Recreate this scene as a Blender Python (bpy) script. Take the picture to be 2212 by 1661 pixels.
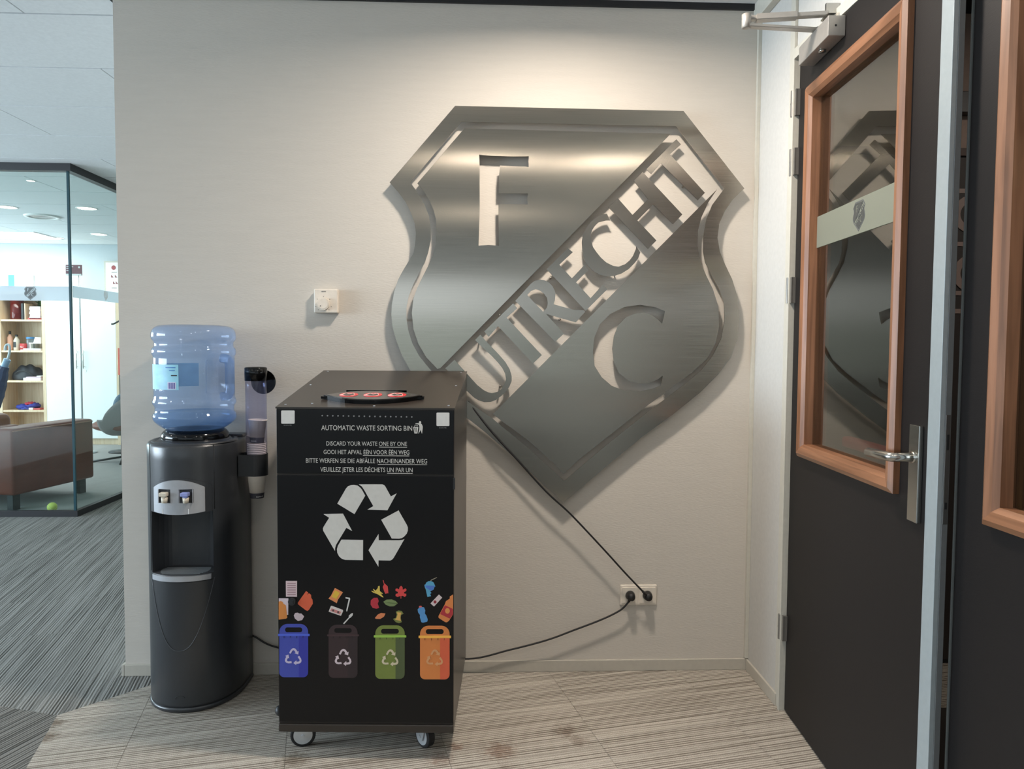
import bpy, bmesh, math, random
from mathutils import Vector, Matrix
for o in list(bpy.data.objects): bpy.data.objects.remove(o)
C = bpy.context.scene.collection
R = math.radians
random.seed(4)
S = bpy.context.scene

# ------------------------------------------------------------------ camera
CAM = Vector((1.4005, -2.9401, 1.30)); YAW, PITCH, ROLL, F = -0.0395086, -0.0492646, 0.00637694, 1612.22
cy_, sy_, cp_, sp_ = math.cos(YAW), math.sin(YAW), math.cos(PITCH), math.sin(PITCH)
FW = Vector((-sy_*cp_, cy_*cp_, sp_)); RT0 = Vector((cy_, sy_, 0)); UP0 = RT0.cross(FW)
RT = RT0*math.cos(ROLL)+UP0*math.sin(ROLL); UP = -RT0*math.sin(ROLL)+UP0*math.cos(ROLL)
cd = bpy.data.cameras.new('camera'); cam = bpy.data.objects.new('camera', cd); C.objects.link(cam)
cd.sensor_fit = 'HORIZONTAL'; cd.sensor_width = 36; cd.lens = F/2212*36; cd.clip_start = 0.02; cd.clip_end = 100
M3 = Matrix((RT, UP, -FW)).transposed()
cam.matrix_world = Matrix.Translation(CAM) @ M3.to_4x4()
S.camera = cam
S.view_settings.view_transform = 'Standard'; S.view_settings.look = 'None'
S.view_settings.gamma = 1; S.view_settings.use_curve_mapping = False; S.view_settings.exposure = 0.0

# pixel -> world on real planes (measuring helpers)
def ray(x, y): return RT*((x-1106)/F) + UP*(-(y-830.5)/F) + FW
def on(x, y, P, n):
    d = ray(x, y); P = Vector(P); n = Vector(n); return CAM + d*((P-CAM).dot(n)/d.dot(n))
def onz(x, y, z=0): return on(x, y, (0, 0, z), (0, 0, 1))
def ony(x, y, Y=0): return on(x, y, (0, Y, 0), (0, 1, 0))
def onx(x, y, X): return on(x, y, (X, 0, 0), (1, 0, 0))

# ------------------------------------------------------------------ light
def lin(c):
    return tuple(((v/255)/12.92 if v/255 <= 0.04045 else ((v/255+0.055)/1.055)**2.4) for v in c)
w = bpy.data.worlds.new('world'); S.world = w; w.use_nodes = True
w.node_tree.nodes['Background'].inputs[0].default_value = (0.75, 0.88, 1.0, 1)
w.node_tree.nodes['Background'].inputs[1].default_value = 1.2

def area(name, loc, rot, sx, sy, power, col, shape='RECTANGLE', spread=180):
    l = bpy.data.lights.new(name, 'AREA'); l.shape = shape; l.size = sx; l.size_y = sy
    l.energy = power; l.color = col; l.spread = R(spread)
    o = bpy.data.objects.new(name, l); C.objects.link(o); o.location = loc; o.rotation_euler = rot
    return o
WARM = (1.0, 0.89, 0.78); NEUT = (1.0, 0.95, 0.9); COOL = (0.78, 0.90, 1.0)
LAMPS = [(1.68, -0.78), (-0.4, -2.5), (1.4, -2.5), (3.2-0.9, -2.5), (1.4, -4.6), (-0.6, -4.6), (-2.4, -2.5), (-2.4, -0.8)]
LP = [32, 3, 4, 4, 4, 4, 4, 3]
for k, ((x, y), p) in enumerate(zip(LAMPS, LP)):
    area('downlight_light', (x, y, 2.628), (0, 0, 0), 0.17, 0.17, p, WARM, 'DISK', 166 if k == 0 else 180)
OFFL = [(-2.49, 4.62), (-3.25, 4.61), (-3.25, 6.37)]
for x, y in OFFL: area('downlight_light', (x, y, 2.628), (0, 0, 0), 0.17, 0.17, 9, NEUT, 'DISK', 175)
area('panel_light', (-4.45, 6.5, 2.62), (0, 0, 0), 0.9, 0.5, 22, NEUT)
# daylight through the windows of the long left side, of the office and of the rear wall
area('window_daylight', (-6.9, 5.0, 1.55), (0, R(-90), 0), 1.7, 3.6, 260, COOL)
area('window_daylight', (-6.9, -1.9, 1.6), (0, R(-90), 0), 1.7, 4.6, 620, (0.72, 0.87, 1.0))
area('window_daylight', (-2.2, -8.9, 1.65), (R(90), 0, 0), 8.4, 1.5, 30, COOL)
area('back_room_fill', (3.9, -1.2, 2.6), (0, 0, 0), 0.3, 0.3, 11, WARM)  # added fill lamp without a fitting, brightens the room behind the doors

# ------------------------------------------------------------------ materials
def mat(name, col, rough=0.5, metal=0.0, spec=0.5, emit=None, estr=0, coat=0, bump=None, var=None, sheen=0):
    m = bpy.data.materials.new(name); m.use_nodes = True; nt = m.node_tree; b = nt.nodes['Principled BSDF']
    c = lin(col); b.inputs['Base Color'].default_value = (*c, 1); b.inputs['Roughness'].default_value = rough
    b.inputs['Metallic'].default_value = metal; b.inputs['Specular IOR Level'].default_value = spec
    if coat: b.inputs['Coat Weight'].default_value = coat; b.inputs['Coat Roughness'].default_value = 0.1
    if sheen: b.inputs['Sheen Weight'].default_value = sheen
    if emit: b.inputs['Emission Color'].default_value = (*lin(emit), 1); b.inputs['Emission Strength'].default_value = estr
    tc = nt.nodes.new('ShaderNodeTexCoord'); mp = nt.nodes.new('ShaderNodeMapping'); nz = nt.nodes.new('ShaderNodeTexNoise')
    nt.links.new(tc.outputs['Object'], mp.inputs[0]); nt.links.new(mp.outputs[0], nz.inputs['Vector'])
    sc, st, amt = (60, (1, 1, 1), 0.04) if var is None else var
    nz.inputs['Scale'].default_value = sc; mp.inputs['Scale'].default_value = st; nz.inputs['Detail'].default_value = 3
    mx = nt.nodes.new('ShaderNodeMix'); mx.data_type = 'RGBA'
    mx.inputs[6].default_value = (*[v*(1-amt*2) for v in c], 1); mx.inputs[7].default_value = (*[min(1, v*(1+amt*2)) for v in c], 1)
    nt.links.new(nz.outputs['Fac'], mx.inputs[0]); nt.links.new(mx.outputs[2], b.inputs['Base Color'])
    if bump:
        bs, bst, bd = bump
        mp2 = nt.nodes.new('ShaderNodeMapping'); n2 = nt.nodes.new('ShaderNodeTexNoise'); bp = nt.nodes.new('ShaderNodeBump')
        nt.links.new(tc.outputs['Object'], mp2.inputs[0]); nt.links.new(mp2.outputs[0], n2.inputs['Vector'])
        mp2.inputs['Scale'].default_value = bst; n2.inputs['Scale'].default_value = bs; n2.inputs['Detail'].default_value = 2
        bp.inputs['Strength'].default_value = 0.6; bp.inputs['Distance'].default_value = bd
        nt.links.new(n2.outputs['Fac'], bp.inputs['Height']); nt.links.new(bp.outputs[0], b.inputs['Normal'])
    return m

def thin(name, tint, gloss=1.0, haze=0.0, hazecol=(255, 255, 255), rough=0.0, ior=1.5):
    m = bpy.data.materials.new(name); m.use_nodes = True; nt = m.node_tree; nt.nodes.clear()
    out = nt.nodes.new('ShaderNodeOutputMaterial'); tr = nt.nodes.new('ShaderNodeBsdfTransparent'); gl = nt.nodes.new('ShaderNodeBsdfGlossy')
    tr.inputs[0].default_value = (*lin(tint), 1); gl.inputs['Roughness'].default_value = rough
    fr = nt.nodes.new('ShaderNodeFresnel'); fr.inputs[0].default_value = ior
    mu = nt.nodes.new('ShaderNodeMath'); mu.operation = 'MULTIPLY'; mu.inputs[1].default_value = gloss; mu.use_clamp = True
    nt.links.new(fr.outputs[0], mu.inputs[0])
    ge = nt.nodes.new('ShaderNodeNewGeometry'); ix = nt.nodes.new('ShaderNodeMapRange'); ix.inputs[3].default_value = ior; ix.inputs[4].default_value = 1/ior
    nt.links.new(ge.outputs['Backfacing'], ix.inputs[0]); nt.links.new(ix.outputs[0], fr.inputs[0])
    base = tr
    if haze:
        df = nt.nodes.new('ShaderNodeBsdfDiffuse'); tl = nt.nodes.new('ShaderNodeBsdfTranslucent'); ad = nt.nodes.new('ShaderNodeMixShader')
        for q in (df, tl): q.inputs[0].default_value = (*lin(hazecol), 1)
        ad.inputs[0].default_value = 0.5; nt.links.new(df.outputs[0], ad.inputs[1]); nt.links.new(tl.outputs[0], ad.inputs[2])
        hm = nt.nodes.new('ShaderNodeMixShader'); hm.inputs[0].default_value = haze
        nt.links.new(tr.outputs[0], hm.inputs[1]); nt.links.new(ad.outputs[0], hm.inputs[2]); base = hm
    ms = nt.nodes.new('ShaderNodeMixShader'); nt.links.new(mu.outputs[0], ms.inputs[0])
    nt.links.new(base.outputs[0], ms.inputs[1]); nt.links.new(gl.outputs[0], ms.inputs[2]); nt.links.new(ms.outputs[0], out.inputs[0])
    return m

def carpet(name, dark, light, ang, across, spots=(), contrast=0.5):
    m = bpy.data.materials.new(name); m.use_nodes = True; nt = m.node_tree; b = nt.nodes['Principled BSDF']; N = nt.nodes.new; L = nt.links.new
    b.inputs['Roughness'].default_value = 0.95; b.inputs['Specular IOR Level'].default_value = 0.15
    tc = N('ShaderNodeTexCoord'); oi = N('ShaderNodeObjectInfo')
    rot = N('ShaderNodeVectorRotate'); rot.inputs['Angle'].default_value = -ang; rot.rotation_type = 'Z_AXIS'
    L(tc.outputs['Object'], rot.inputs[0])
    cx = N('ShaderNodeCombineXYZ'); mu = N('ShaderNodeMath'); mu.operation = 'MULTIPLY'; mu.inputs[1].default_value = 0.5
    L(oi.outputs['Random'], mu.inputs[0]); L(mu.outputs[0], cx.inputs[2])
    ad = N('ShaderNodeVectorMath'); ad.operation = 'ADD'; L(rot.outputs[0], ad.inputs[0]); L(cx.outputs[0], ad.inputs[1])
    mp = N('ShaderNodeMapping'); mp.inputs['Scale'].default_value = (1.6, across, 1); L(ad.outputs[0], mp.inputs[0])
    n1 = N('ShaderNodeTexNoise'); n1.inputs['Scale'].default_value = 1; n1.inputs['Detail'].default_value = 1.5; L(mp.outputs[0], n1.inputs['Vector'])
    n2 = N('ShaderNodeTexNoise'); n2.inputs['Scale'].default_value = 420; n2.inputs['Detail'].default_value = 2; L(rot.outputs[0], n2.inputs['Vector'])
    wv = N('ShaderNodeTexWave'); wv.wave_type = 'BANDS'; wv.bands_direction = 'Y'; wv.inputs['Scale'].default_value = across*0.2; wv.inputs['Distortion'].default_value = 1.2; wv.inputs['Detail'].default_value = 1; wv.inputs['Detail Scale'].default_value = 1.2
    sc2 = N('ShaderNodeMapping'); sc2.inputs['Scale'].default_value = (0.5, 1, 1); L(ad.outputs[0], sc2.inputs[0]); L(sc2.outputs[0], wv.inputs['Vector'])
    mxx = N('ShaderNodeMix'); mxx.inputs[0].default_value = 0.24; L(n1.outputs['Fac'], mxx.inputs[2]); L(wv.outputs['Fac'], mxx.inputs[3])
    rp = N('ShaderNodeValToRGB'); rp.color_ramp.elements[0].position = 0.5-contrast*0.22; rp.color_ramp.elements[1].position = 0.5+contrast*0.12
    rp.color_ramp.elements[0].color = (*lin(dark), 1); rp.color_ramp.elements[1].color = (*lin(light), 1); L(mxx.outputs[0], rp.inputs[0])
    mx = N('ShaderNodeMix'); mx.data_type = 'RGBA'; mx.blend_type = 'OVERLAY'; mx.inputs[0].default_value = 0.75
    cr = N('ShaderNodeValToRGB'); cr.color_ramp.elements[0].position = .3; cr.color_ramp.elements[1].position = .7; cr.color_ramp.elements[0].color = (.22, .22, .22, 1); cr.color_ramp.elements[1].color = (.78, .78, .78, 1)
    L(n2.outputs['Fac'], cr.inputs[0])
    L(rp.outputs[0], mx.inputs[6]); L(cr.outputs[0], mx.inputs[7])
    last = mx.outputs[2]
    for (sx, sy, sr, col, st) in spots:
        ds = N('ShaderNodeVectorMath'); ds.operation = 'DISTANCE'; ds.inputs[1].default_value = (sx, sy, 0); L(tc.outputs['Object'], ds.inputs[0])
        nn = N('ShaderNodeTexNoise'); nn.inputs['Scale'].default_value = 60; L(tc.outputs['Object'], nn.inputs['Vector'])
        a = N('ShaderNodeMath'); a.operation = 'MULTIPLY_ADD'; a.inputs[1].default_value = sr*1.6; a.inputs[2].default_value = -sr*0.8; L(nn.outputs['Fac'], a.inputs[0])
        s_ = N('ShaderNodeMath'); s_.operation = 'ADD'; L(ds.outputs['Value'], s_.inputs[0]); L(a.outputs[0], s_.inputs[1])
        mr = N('ShaderNodeMapRange'); mr.inputs[1].default_value = sr*0.3; mr.inputs[2].default_value = sr; mr.inputs[3].default_value = st; mr.inputs[4].default_value = 0; L(s_.outputs[0], mr.inputs[0])
        m2 = N('ShaderNodeMix'); m2.data_type = 'RGBA'; m2.blend_type = 'MULTIPLY'; m2.inputs[7].default_value = (*lin(col), 1)
        L(mr.outputs[0], m2.inputs[0]); L(last, m2.inputs[6]); last = m2.outputs[2]
    L(last, b.inputs['Base Color'])
    bp = N('ShaderNodeBump'); bp.inputs['Strength'].default_value = 0.9; bp.inputs['Distance'].default_value = 0.006
    hh = N('ShaderNodeMath'); hh.operation = 'MULTIPLY_ADD'; hh.inputs[1].default_value = 0.35; L(n2.outputs['Fac'], hh.inputs[0]); L(mxx.outputs[0], hh.inputs[2])
    L(hh.outputs[0], bp.inputs['Height']); L(bp.outputs[0], b.inputs['Normal'])
    return m

def wood(name, c1, c2, axis=2, rough=0.42):
    m = bpy.data.materials.new(name); m.use_nodes = True; nt = m.node_tree; b = nt.nodes['Principled BSDF']; N = nt.nodes.new; L = nt.links.new
    tc = N('ShaderNodeTexCoord'); mp = N('ShaderNodeMapping'); s = [28, 28, 28]; s[axis] = 1.6; mp.inputs['Scale'].default_value = s
    nz = N('ShaderNodeTexNoise'); nz.inputs['Scale'].default_value = 2.2; nz.inputs['Detail'].default_value = 5; nz.inputs['Distortion'].default_value = 0.4
    L(tc.outputs['Object'], mp.inputs[0]); L(mp.outputs[0], nz.inputs['Vector'])
    rp = N('ShaderNodeValToRGB'); rp.color_ramp.elements[0].position = .35; rp.color_ramp.elements[1].position = .65
    rp.color_ramp.elements[0].color = (*lin(c1), 1); rp.color_ramp.elements[1].color = (*lin(c2), 1)
    L(nz.outputs['Fac'], rp.inputs[0]); L(rp.outputs[0], b.inputs['Base Color']); b.inputs['Roughness'].default_value = rough
    return m

def brushed(name, col, rough=0.32, aniso=0.85, rot=0.0):
    m = bpy.data.materials.new(name); m.use_nodes = True; nt = m.node_tree; b = nt.nodes['Principled BSDF']; N = nt.nodes.new; L = nt.links.new
    b.inputs['Metallic'].default_value = 1; b.inputs['Anisotropic'].default_value = aniso; b.inputs['Anisotropic Rotation'].default_value = rot
    tc = N('ShaderNodeTexCoord'); mp = N('ShaderNodeMapping'); mp.inputs['Scale'].default_value = (3, 3, 260); L(tc.outputs['Object'], mp.inputs[0])
    nz = N('ShaderNodeTexNoise'); nz.inputs['Scale'].default_value = 2; nz.inputs['Detail'].default_value = 4; L(mp.outputs[0], nz.inputs['Vector'])
    mr = N('ShaderNodeMapRange'); mr.inputs[3].default_value = rough-.05; mr.inputs[4].default_value = rough+.05; L(nz.outputs['Fac'], mr.inputs[0]); L(mr.outputs[0], b.inputs['Roughness'])
    c = lin(col); mx = N('ShaderNodeMix'); mx.data_type = 'RGBA'; mx.inputs[6].default_value = (*[v*.88 for v in c], 1); mx.inputs[7].default_value = (*[min(1, v*1.12) for v in c], 1)
    L(nz.outputs['Fac'], mx.inputs[0]); L(mx.outputs[2], b.inputs['Base Color'])
    tg = N('ShaderNodeTangent'); tg.direction_type = 'UV_MAP'; tg.uv_map = 'UVMap'; L(tg.outputs[0], b.inputs['Tangent'])
    return m

MT = dict(
 wall=mat('wallpaper', (200, 193, 183), 0.85, spec=0.25, bump=(1, (55, 55, 420), 0.0012), var=(1, (6, 6, 60), 0.02)),
 wall2=mat('painted_wall', (186, 194, 200), 0.8), wallw=mat('white_panel', (196, 194, 189), 0.55, spec=0.35),
 trimw=mat('white_trim', (190, 184, 172), 0.5), frame=mat('frame_paint', (196, 192, 180), 0.45), backwall=mat('back_room_wall', (172, 150, 138), 0.9),
 ceil=mat('ceiling_board', (226, 229, 231), 0.9), gap=mat('ceiling_gap', (26, 27, 28), 0.9), black=mat('black_profile', (24, 24, 27), 0.45),
 base=mat('baseboard_paint', (186, 180, 168), 0.5),
 floor0=mat('screed', (95, 90, 84), 0.95), office=mat('office_carpet', (150, 148, 146), 0.95, bump=(200, (1, 1, 1), 0.002), var=(8, (1, 14, 1), 0.08)),
 steel=brushed('brushed_steel', (168, 160, 148), 0.19, 0.965, 0.0), steel2=brushed('brushed_steel_letters', (160, 152, 141), 0.21, 0.955, 0.0),
 edge=mat('cut_steel_edge', (150, 140, 128), 0.4, 1.0),
 cooler=mat('charcoal_plastic', (46, 48, 51), 0.30, spec=0.65, bump=(900, (1, 1, 1), 0.0002)), cooler2=mat('charcoal_alcove', (64, 66, 69), 0.45),
 gloss=mat('gloss_black', (8, 8, 9), 0.1, spec=0.4), silver=mat('silver_plastic', (176, 178, 182), 0.32, 0.35), ivory=mat('ivory_plastic', (212, 202, 184), 0.4), lilac=mat('lilac_plastic', (140, 150, 205), 0.4),
 dk=mat('dark_plastic', (30, 31, 33), 0.5), grill=mat('tray_grille', (120, 124, 126), 0.35, 0.3),
 bottle=thin('blue_bottle', (230, 237, 246), 0.9, 0.24, (172, 200, 238), 0.03, 1.45), water=thin('blue_water', (212, 228, 242), 0.5, 0.08, (160, 195, 230), 0.02, 1.2),
 label=mat('bottle_label', (140, 196, 222), 0.5, var=(9, (1, 1, 2), 0.25)), barw=mat('barcode_white', (205, 205, 225), 0.5), bark=mat('barcode_ink', (70, 66, 150), 0.5), ink=mat('black_ink', (30, 32, 40), 0.5),
 tube=thin('clear_tube', (244, 244, 250), 0.9, 0.035, (176, 176, 210), 0.03, 1.4), cup=mat('paper_cup', (240, 229, 216), 0.7), cupband=mat('cup_band', (52, 50, 56), 0.6),
 binb=mat('bin_side', (48, 42, 37), 0.30, spec=0.5), binf=mat('bin_front_film', (15, 14, 15), 0.32, spec=0.3), print_=mat('white_print', (205, 201, 194), 0.45), sticker=mat('white_sticker', (214, 211, 206), 0.5), grey=mat('grey_print', (130, 130, 130), 0.5),
 tyre=mat('black_rubber', (22, 22, 24), 0.6), zinc=mat('zinc', (210, 214, 218), 0.28, 0.5), red=mat('red_ring', (196, 40, 46), 0.3), hole=mat('dark_hole', (20, 18, 18), 0.6),
 plastw=mat('white_plastic', (222, 212, 198), 0.4), cord=mat('black_cord', (20, 18, 18), 0.5),
 door=mat('dark_door', (29, 26, 25), 0.5, spec=0.2, bump=(1, (60, 60, 500), 0.0003)), doorb=mat('door_core', (96, 98, 98), 0.5), alu=mat('aluminium_edge', (156, 164, 166), 0.42, 0.25),
 wood=wood('mahogany', (112, 74, 49), (142, 97, 68), 2), woodh=wood('mahogany_rail', (112, 74, 49), (142, 97, 68), 0), beech=wood('beech', (206, 178, 146), (222, 198, 168), 2),
 glass=thin('clear_glass', (238, 246, 244), 1.0), gdoor=thin('door_glass', (200, 200, 188), 2.0), gedge=mat('glass_edge', (40, 70, 78), 0.2),
 frost=thin('frosted_band', (222, 230, 235), 0.4, 0.72, (240, 244, 247), 0.4), frost2=thin('frosted_band_door', (190, 196, 184), 0.4, 0.75, (176, 178, 162), 0.4),
 ss=mat('stainless', (190, 188, 182), 0.24, 1.0), closer=mat('closer_silver', (178, 174, 168), 0.38, 0.6), redb=mat('red_bar', (196, 52, 50), 0.5),
 leather=mat('brown_leather', (108, 52, 36), 0.5, spec=0.3, var=(5, (1, 1, 1), 0.22), bump=(180, (1, 1, 1), 0.0006)), leather2=mat('tan_leather', (150, 92, 66), 0.4, var=(7, (1, 1, 1), 0.15)),
 shell=mat('grey_shell', (150, 150, 152), 0.3), navy=mat('blue_cushion', (58, 88, 112), 0.8), ball=mat('tennis_felt', (208, 218, 112), 0.95, bump=(300, (1, 1, 1), 0.001)),
 cab=mat('cabinet_white', (238, 240, 240), 0.35), lamp=mat('lamp_diffuser', (255, 250, 240), 0.5, emit=(255, 246, 232), estr=6), panel=mat('panel_diffuser', (255, 250, 245), 0.5, emit=(255, 250, 245), estr=5),
 white=mat('white_paint', (230, 230, 228), 0.5), books=mat('paper_books', (214, 206, 214), 0.7), sky=mat('window_frame', (220, 222, 222), 0.5), leaf=mat('hedge_green', (70, 104, 58), 0.9, var=(3, (1, 1, 1), 0.35)),
)
TX = {}
def flat(col):
    if col not in TX: TX[col] = mat('print_colour', col, 0.45, var=(30, (1, 1, 1), 0.02))
    return TX[col]

# ------------------------------------------------------------------ builders
def link(name, me, m=None, parent=None):
    o = bpy.data.objects.new(name, me); C.objects.link(o)
    if m is not None and me is not None:
        me.materials.clear(); me.materials.append(m)
    if parent is not None: o.parent = parent
    return o
def thing(name, label, cat, loc=(0, 0, 0), rz=0, group=None):
    o = bpy.data.objects.new(name, None); C.objects.link(o); o.location = loc; o.rotation_euler = (0, 0, rz); o.empty_display_size = .05
    o['label'] = label; o['category'] = cat
    if group: o['group'] = group
    return o
def tag(o, label, cat, group=None):
    o['label'] = label; o['category'] = cat
    if group: o['group'] = group
    return o
def struct(o): o['kind'] = 'structure'; return o
def base_empty(name, loc=(0, 0, 0), rz=0):
    o = bpy.data.objects.new(name, None); C.objects.link(o); o.location = loc; o.rotation_euler = (0, 0, rz); return struct(o)
def bm_obj(name, bm, m, parent=None, smooth=False, origin=None):
    bmesh.ops.recalc_face_normals(bm, faces=bm.faces)
    me = bpy.data.meshes.new(name); bm.to_mesh(me); bm.free()
    if smooth:
        for p in me.polygons: p.use_smooth = True
    return link(name, me, m, parent)
def abox(bm, a, b, bev=0, seg=2):
    x0, y0, z0 = [min(a[i], b[i]) for i in range(3)]; x1, y1, z1 = [max(a[i], b[i]) for i in range(3)]
    vs = [bm.verts.new(p) for p in ((x0,y0,z0),(x1,y0,z0),(x1,y1,z0),(x0,y1,z0),(x0,y0,z1),(x1,y0,z1),(x1,y1,z1),(x0,y1,z1))]
    fs = [bm.faces.new([vs[i] for i in q]) for q in ((0,3,2,1),(4,5,6,7),(0,1,5,4),(1,2,6,5),(2,3,7,6),(3,0,4,7))]
    if bev: bmesh.ops.bevel(bm, geom=list({e for f in fs for e in f.edges}), offset=bev, segments=seg, affect='EDGES', profile=.5)
def box(name, a, b, m, parent=None, bev=0, seg=2):
    bm = bmesh.new(); abox(bm, a, b, bev, seg); return bm_obj(name, bm, m, parent, smooth=False)
def lathe(name, prof, m, parent=None, cen=(0, 0, 0), n=48, smooth=True, closed=False):
    bm = bmesh.new(); rows = []
    for r, z in prof:
        rows.append([bm.verts.new((cen[0]+r*math.cos(2*math.pi*k/n), cen[1]+r*math.sin(2*math.pi*k/n), cen[2]+z)) for k in range(n)] if r > 1e-6 else [bm.verts.new((cen[0], cen[1], cen[2]+z))])
    for a, b in zip(rows[:-1], rows[1:]):
        for k in range(n):
            k2 = (k+1) % n
            if len(a) == 1 and len(b) == 1: continue
            if len(a) == 1: bm.faces.new((a[0], b[k], b[k2]))
            elif len(b) == 1: bm.faces.new((a[k], b[0], a[k2]))
            else: bm.faces.new((a[k], b[k], b[k2], a[k2]))
    return bm_obj(name, bm, m, parent, smooth)
def add_tube(bm, pts, r, n=12, cap=True):
    pts = [Vector(p) for p in pts]; rows = []; up = None
    rs = r if isinstance(r, (list, tuple)) else [r]*len(pts)
    for i, p in enumerate(pts):
        t = (pts[min(i+1, len(pts)-1)]-pts[max(i-1, 0)]).normalized()
        if up is None: up = Vector((0, 0, 1)) if abs(t.z) < .9 else Vector((1, 0, 0))
        s = t.cross(up).normalized(); up = s.cross(t).normalized()
        rows.append([bm.verts.new(p+(s*math.cos(2*math.pi*k/n)+up*math.sin(2*math.pi*k/n))*rs[i]) for k in range(n)])
    for a, b in zip(rows[:-1], rows[1:]):
        for k in range(n): bm.faces.new((a[k], b[k], b[(k+1) % n], a[(k+1) % n]))
    if cap: bm.faces.new(rows[0][::-1]); bm.faces.new(rows[-1])
def tube(name, pts, r, m, parent=None, n=12):
    bm = bmesh.new(); add_tube(bm, pts, r, n); return bm_obj(name, bm, m, parent, True)
def smooth_path(pts, k=6):
    pts = [Vector(p) for p in pts]; out = []
    for i in range(len(pts)-1):
        p0, p1, p2, p3 = pts[max(i-1, 0)], pts[i], pts[i+1], pts[min(i+2, len(pts)-1)]
        for j in range(k):
            t = j/k; out.append(.5*((2*p1)+(p2-p0)*t+(2*p0-5*p1+4*p2-p3)*t*t+(3*p1-p0-3*p2+p3)*t**3))
    out.append(pts[-1]); return out
def prism(name, poly, d0, d1, m, parent=None, axis='y'):      # outline in (x,z) [axis y] or (x,y) [axis z], convex or simple
    bm = bmesh.new()
    f = (lambda p, d: (p[0], d, p[1])) if axis == 'y' else (lambda p, d: (p[0], p[1], d)) if axis == 'z' else (lambda p, d: (d, p[0], p[1]))
    a = [bm.verts.new(f(p, d0)) for p in poly]; b = [bm.verts.new(f(p, d1)) for p in poly]; n = len(poly)
    bm.faces.new(a); bm.faces.new(b[::-1])
    for i in range(n): bm.faces.new((a[i], b[i], b[(i+1) % n], a[(i+1) % n]))
    return bm_obj(name, bm, m, parent)
def curve_mesh(loops, thick, bevel=0):      # loops in (x,z), even-odd holes, thickness along y centred on 0, UV = x,z
    cu = bpy.data.curves.new('outline', 'CURVE'); cu.dimensions = '2D'; cu.fill_mode = 'BOTH'; cu.extrude = thick/2
    for lp in loops:
        sp = cu.splines.new('POLY'); sp.points.add(len(lp)-1); sp.use_cyclic_u = True
        for q, p in zip(sp.points, lp): q.co = (p[0], p[1], 0, 1)
    o = bpy.data.objects.new('tmp', cu); C.objects.link(o)
    dg = bpy.context.evaluated_depsgraph_get(); me = bpy.data.meshes.new_from_object(o.evaluated_get(dg))
    bpy.data.objects.remove(o); bpy.data.curves.remove(cu)
    me.transform(Matrix.Rotation(R(90), 4, 'X'))
    if not me.uv_layers: me.uv_layers.new(name='UVMap')
    uv = me.uv_layers[0]; uv.name = 'UVMap'
    for l in me.loops:
        v = me.vertices[l.vertex_index].co; uv.data[l.index].uv = (v.x, v.z)
    return me
def plate(name, loops, y0, y1, m, parent=None):
    me = curve_mesh(loops, abs(y1-y0)); me.transform(Matrix.Translation((0, (y0+y1)/2, 0)))
    me.name = name; return link(name, me, m, parent)
def text_mesh(s):
    cu = bpy.data.curves.new('t', 'FONT'); cu.body = s; cu.size = 1; cu.resolution_u = 3; cu.extrude = 0.0
    o = bpy.data.objects.new('tmp', cu); C.objects.link(o)
    dg = bpy.context.evaluated_depsgraph_get(); me = bpy.data.meshes.new_from_object(o.evaluated_get(dg))
    bpy.data.objects.remove(o); bpy.data.curves.remove(cu); return me
_h = text_mesh('H'); CAPH = max(v.co.y for v in _h.vertices)
def text(name, s, x0, x1, zb, cap, y, m, parent=None, bold=0.0):
    me = text_mesh(s); xs = [v.co.x for v in me.vertices]; a, b = min(xs), max(xs)
    for v in me.vertices: v.co = Vector((x0+(v.co.x-a)/(b-a)*(x1-x0), y, zb+v.co.y/CAPH*cap))
    bm = bmesh.new(); bm.from_mesh(me); bmesh.ops.reverse_faces(bm, faces=[f for f in bm.faces if f.normal.y > 0]); bm.to_mesh(me); bm.free()
    me.name = name; return link(name, me, m, parent)
def circ(cx, cz, r, n=24, rz=None): return [(cx+r*math.cos(2*math.pi*k/n), cz+(rz or r)*math.sin(2*math.pi*k/n)) for k in range(n)]
def rrect(x0, z0, x1, z1, r, n=5):
    r = min(r, abs(x1-x0)/2-1e-5, abs(z1-z0)/2-1e-5); P = []
    for cx, cz, a in ((x1-r, z1-r, 0), (x0+r, z1-r, 90), (x0+r, z0+r, 180), (x1-r, z0+r, 270)):
        for k in range(n+1): t = R(a+90*k/n); P.append((cx+r*math.cos(t), cz+r*math.sin(t)))
    return P
def Z(x0, y0, s, pts): return [(x0+x/s, y0+y/s) for x, y in pts]
def clip(poly, nx, ny, d):      # keep nx*x+ny*y <= d
    out = []
    for i in range(len(poly)):
        a, b = poly[i], poly[(i+1) % len(poly)]; da, db = nx*a[0]+ny*a[1]-d, nx*b[0]+ny*b[1]-d
        if da <= 0: out.append(a)
        if (da < 0) != (db < 0) and abs(da-db) > 1e-12:
            t = da/(da-db); out.append((a[0]+(b[0]-a[0])*t, a[1]+(b[1]-a[1])*t))
    return out

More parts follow.
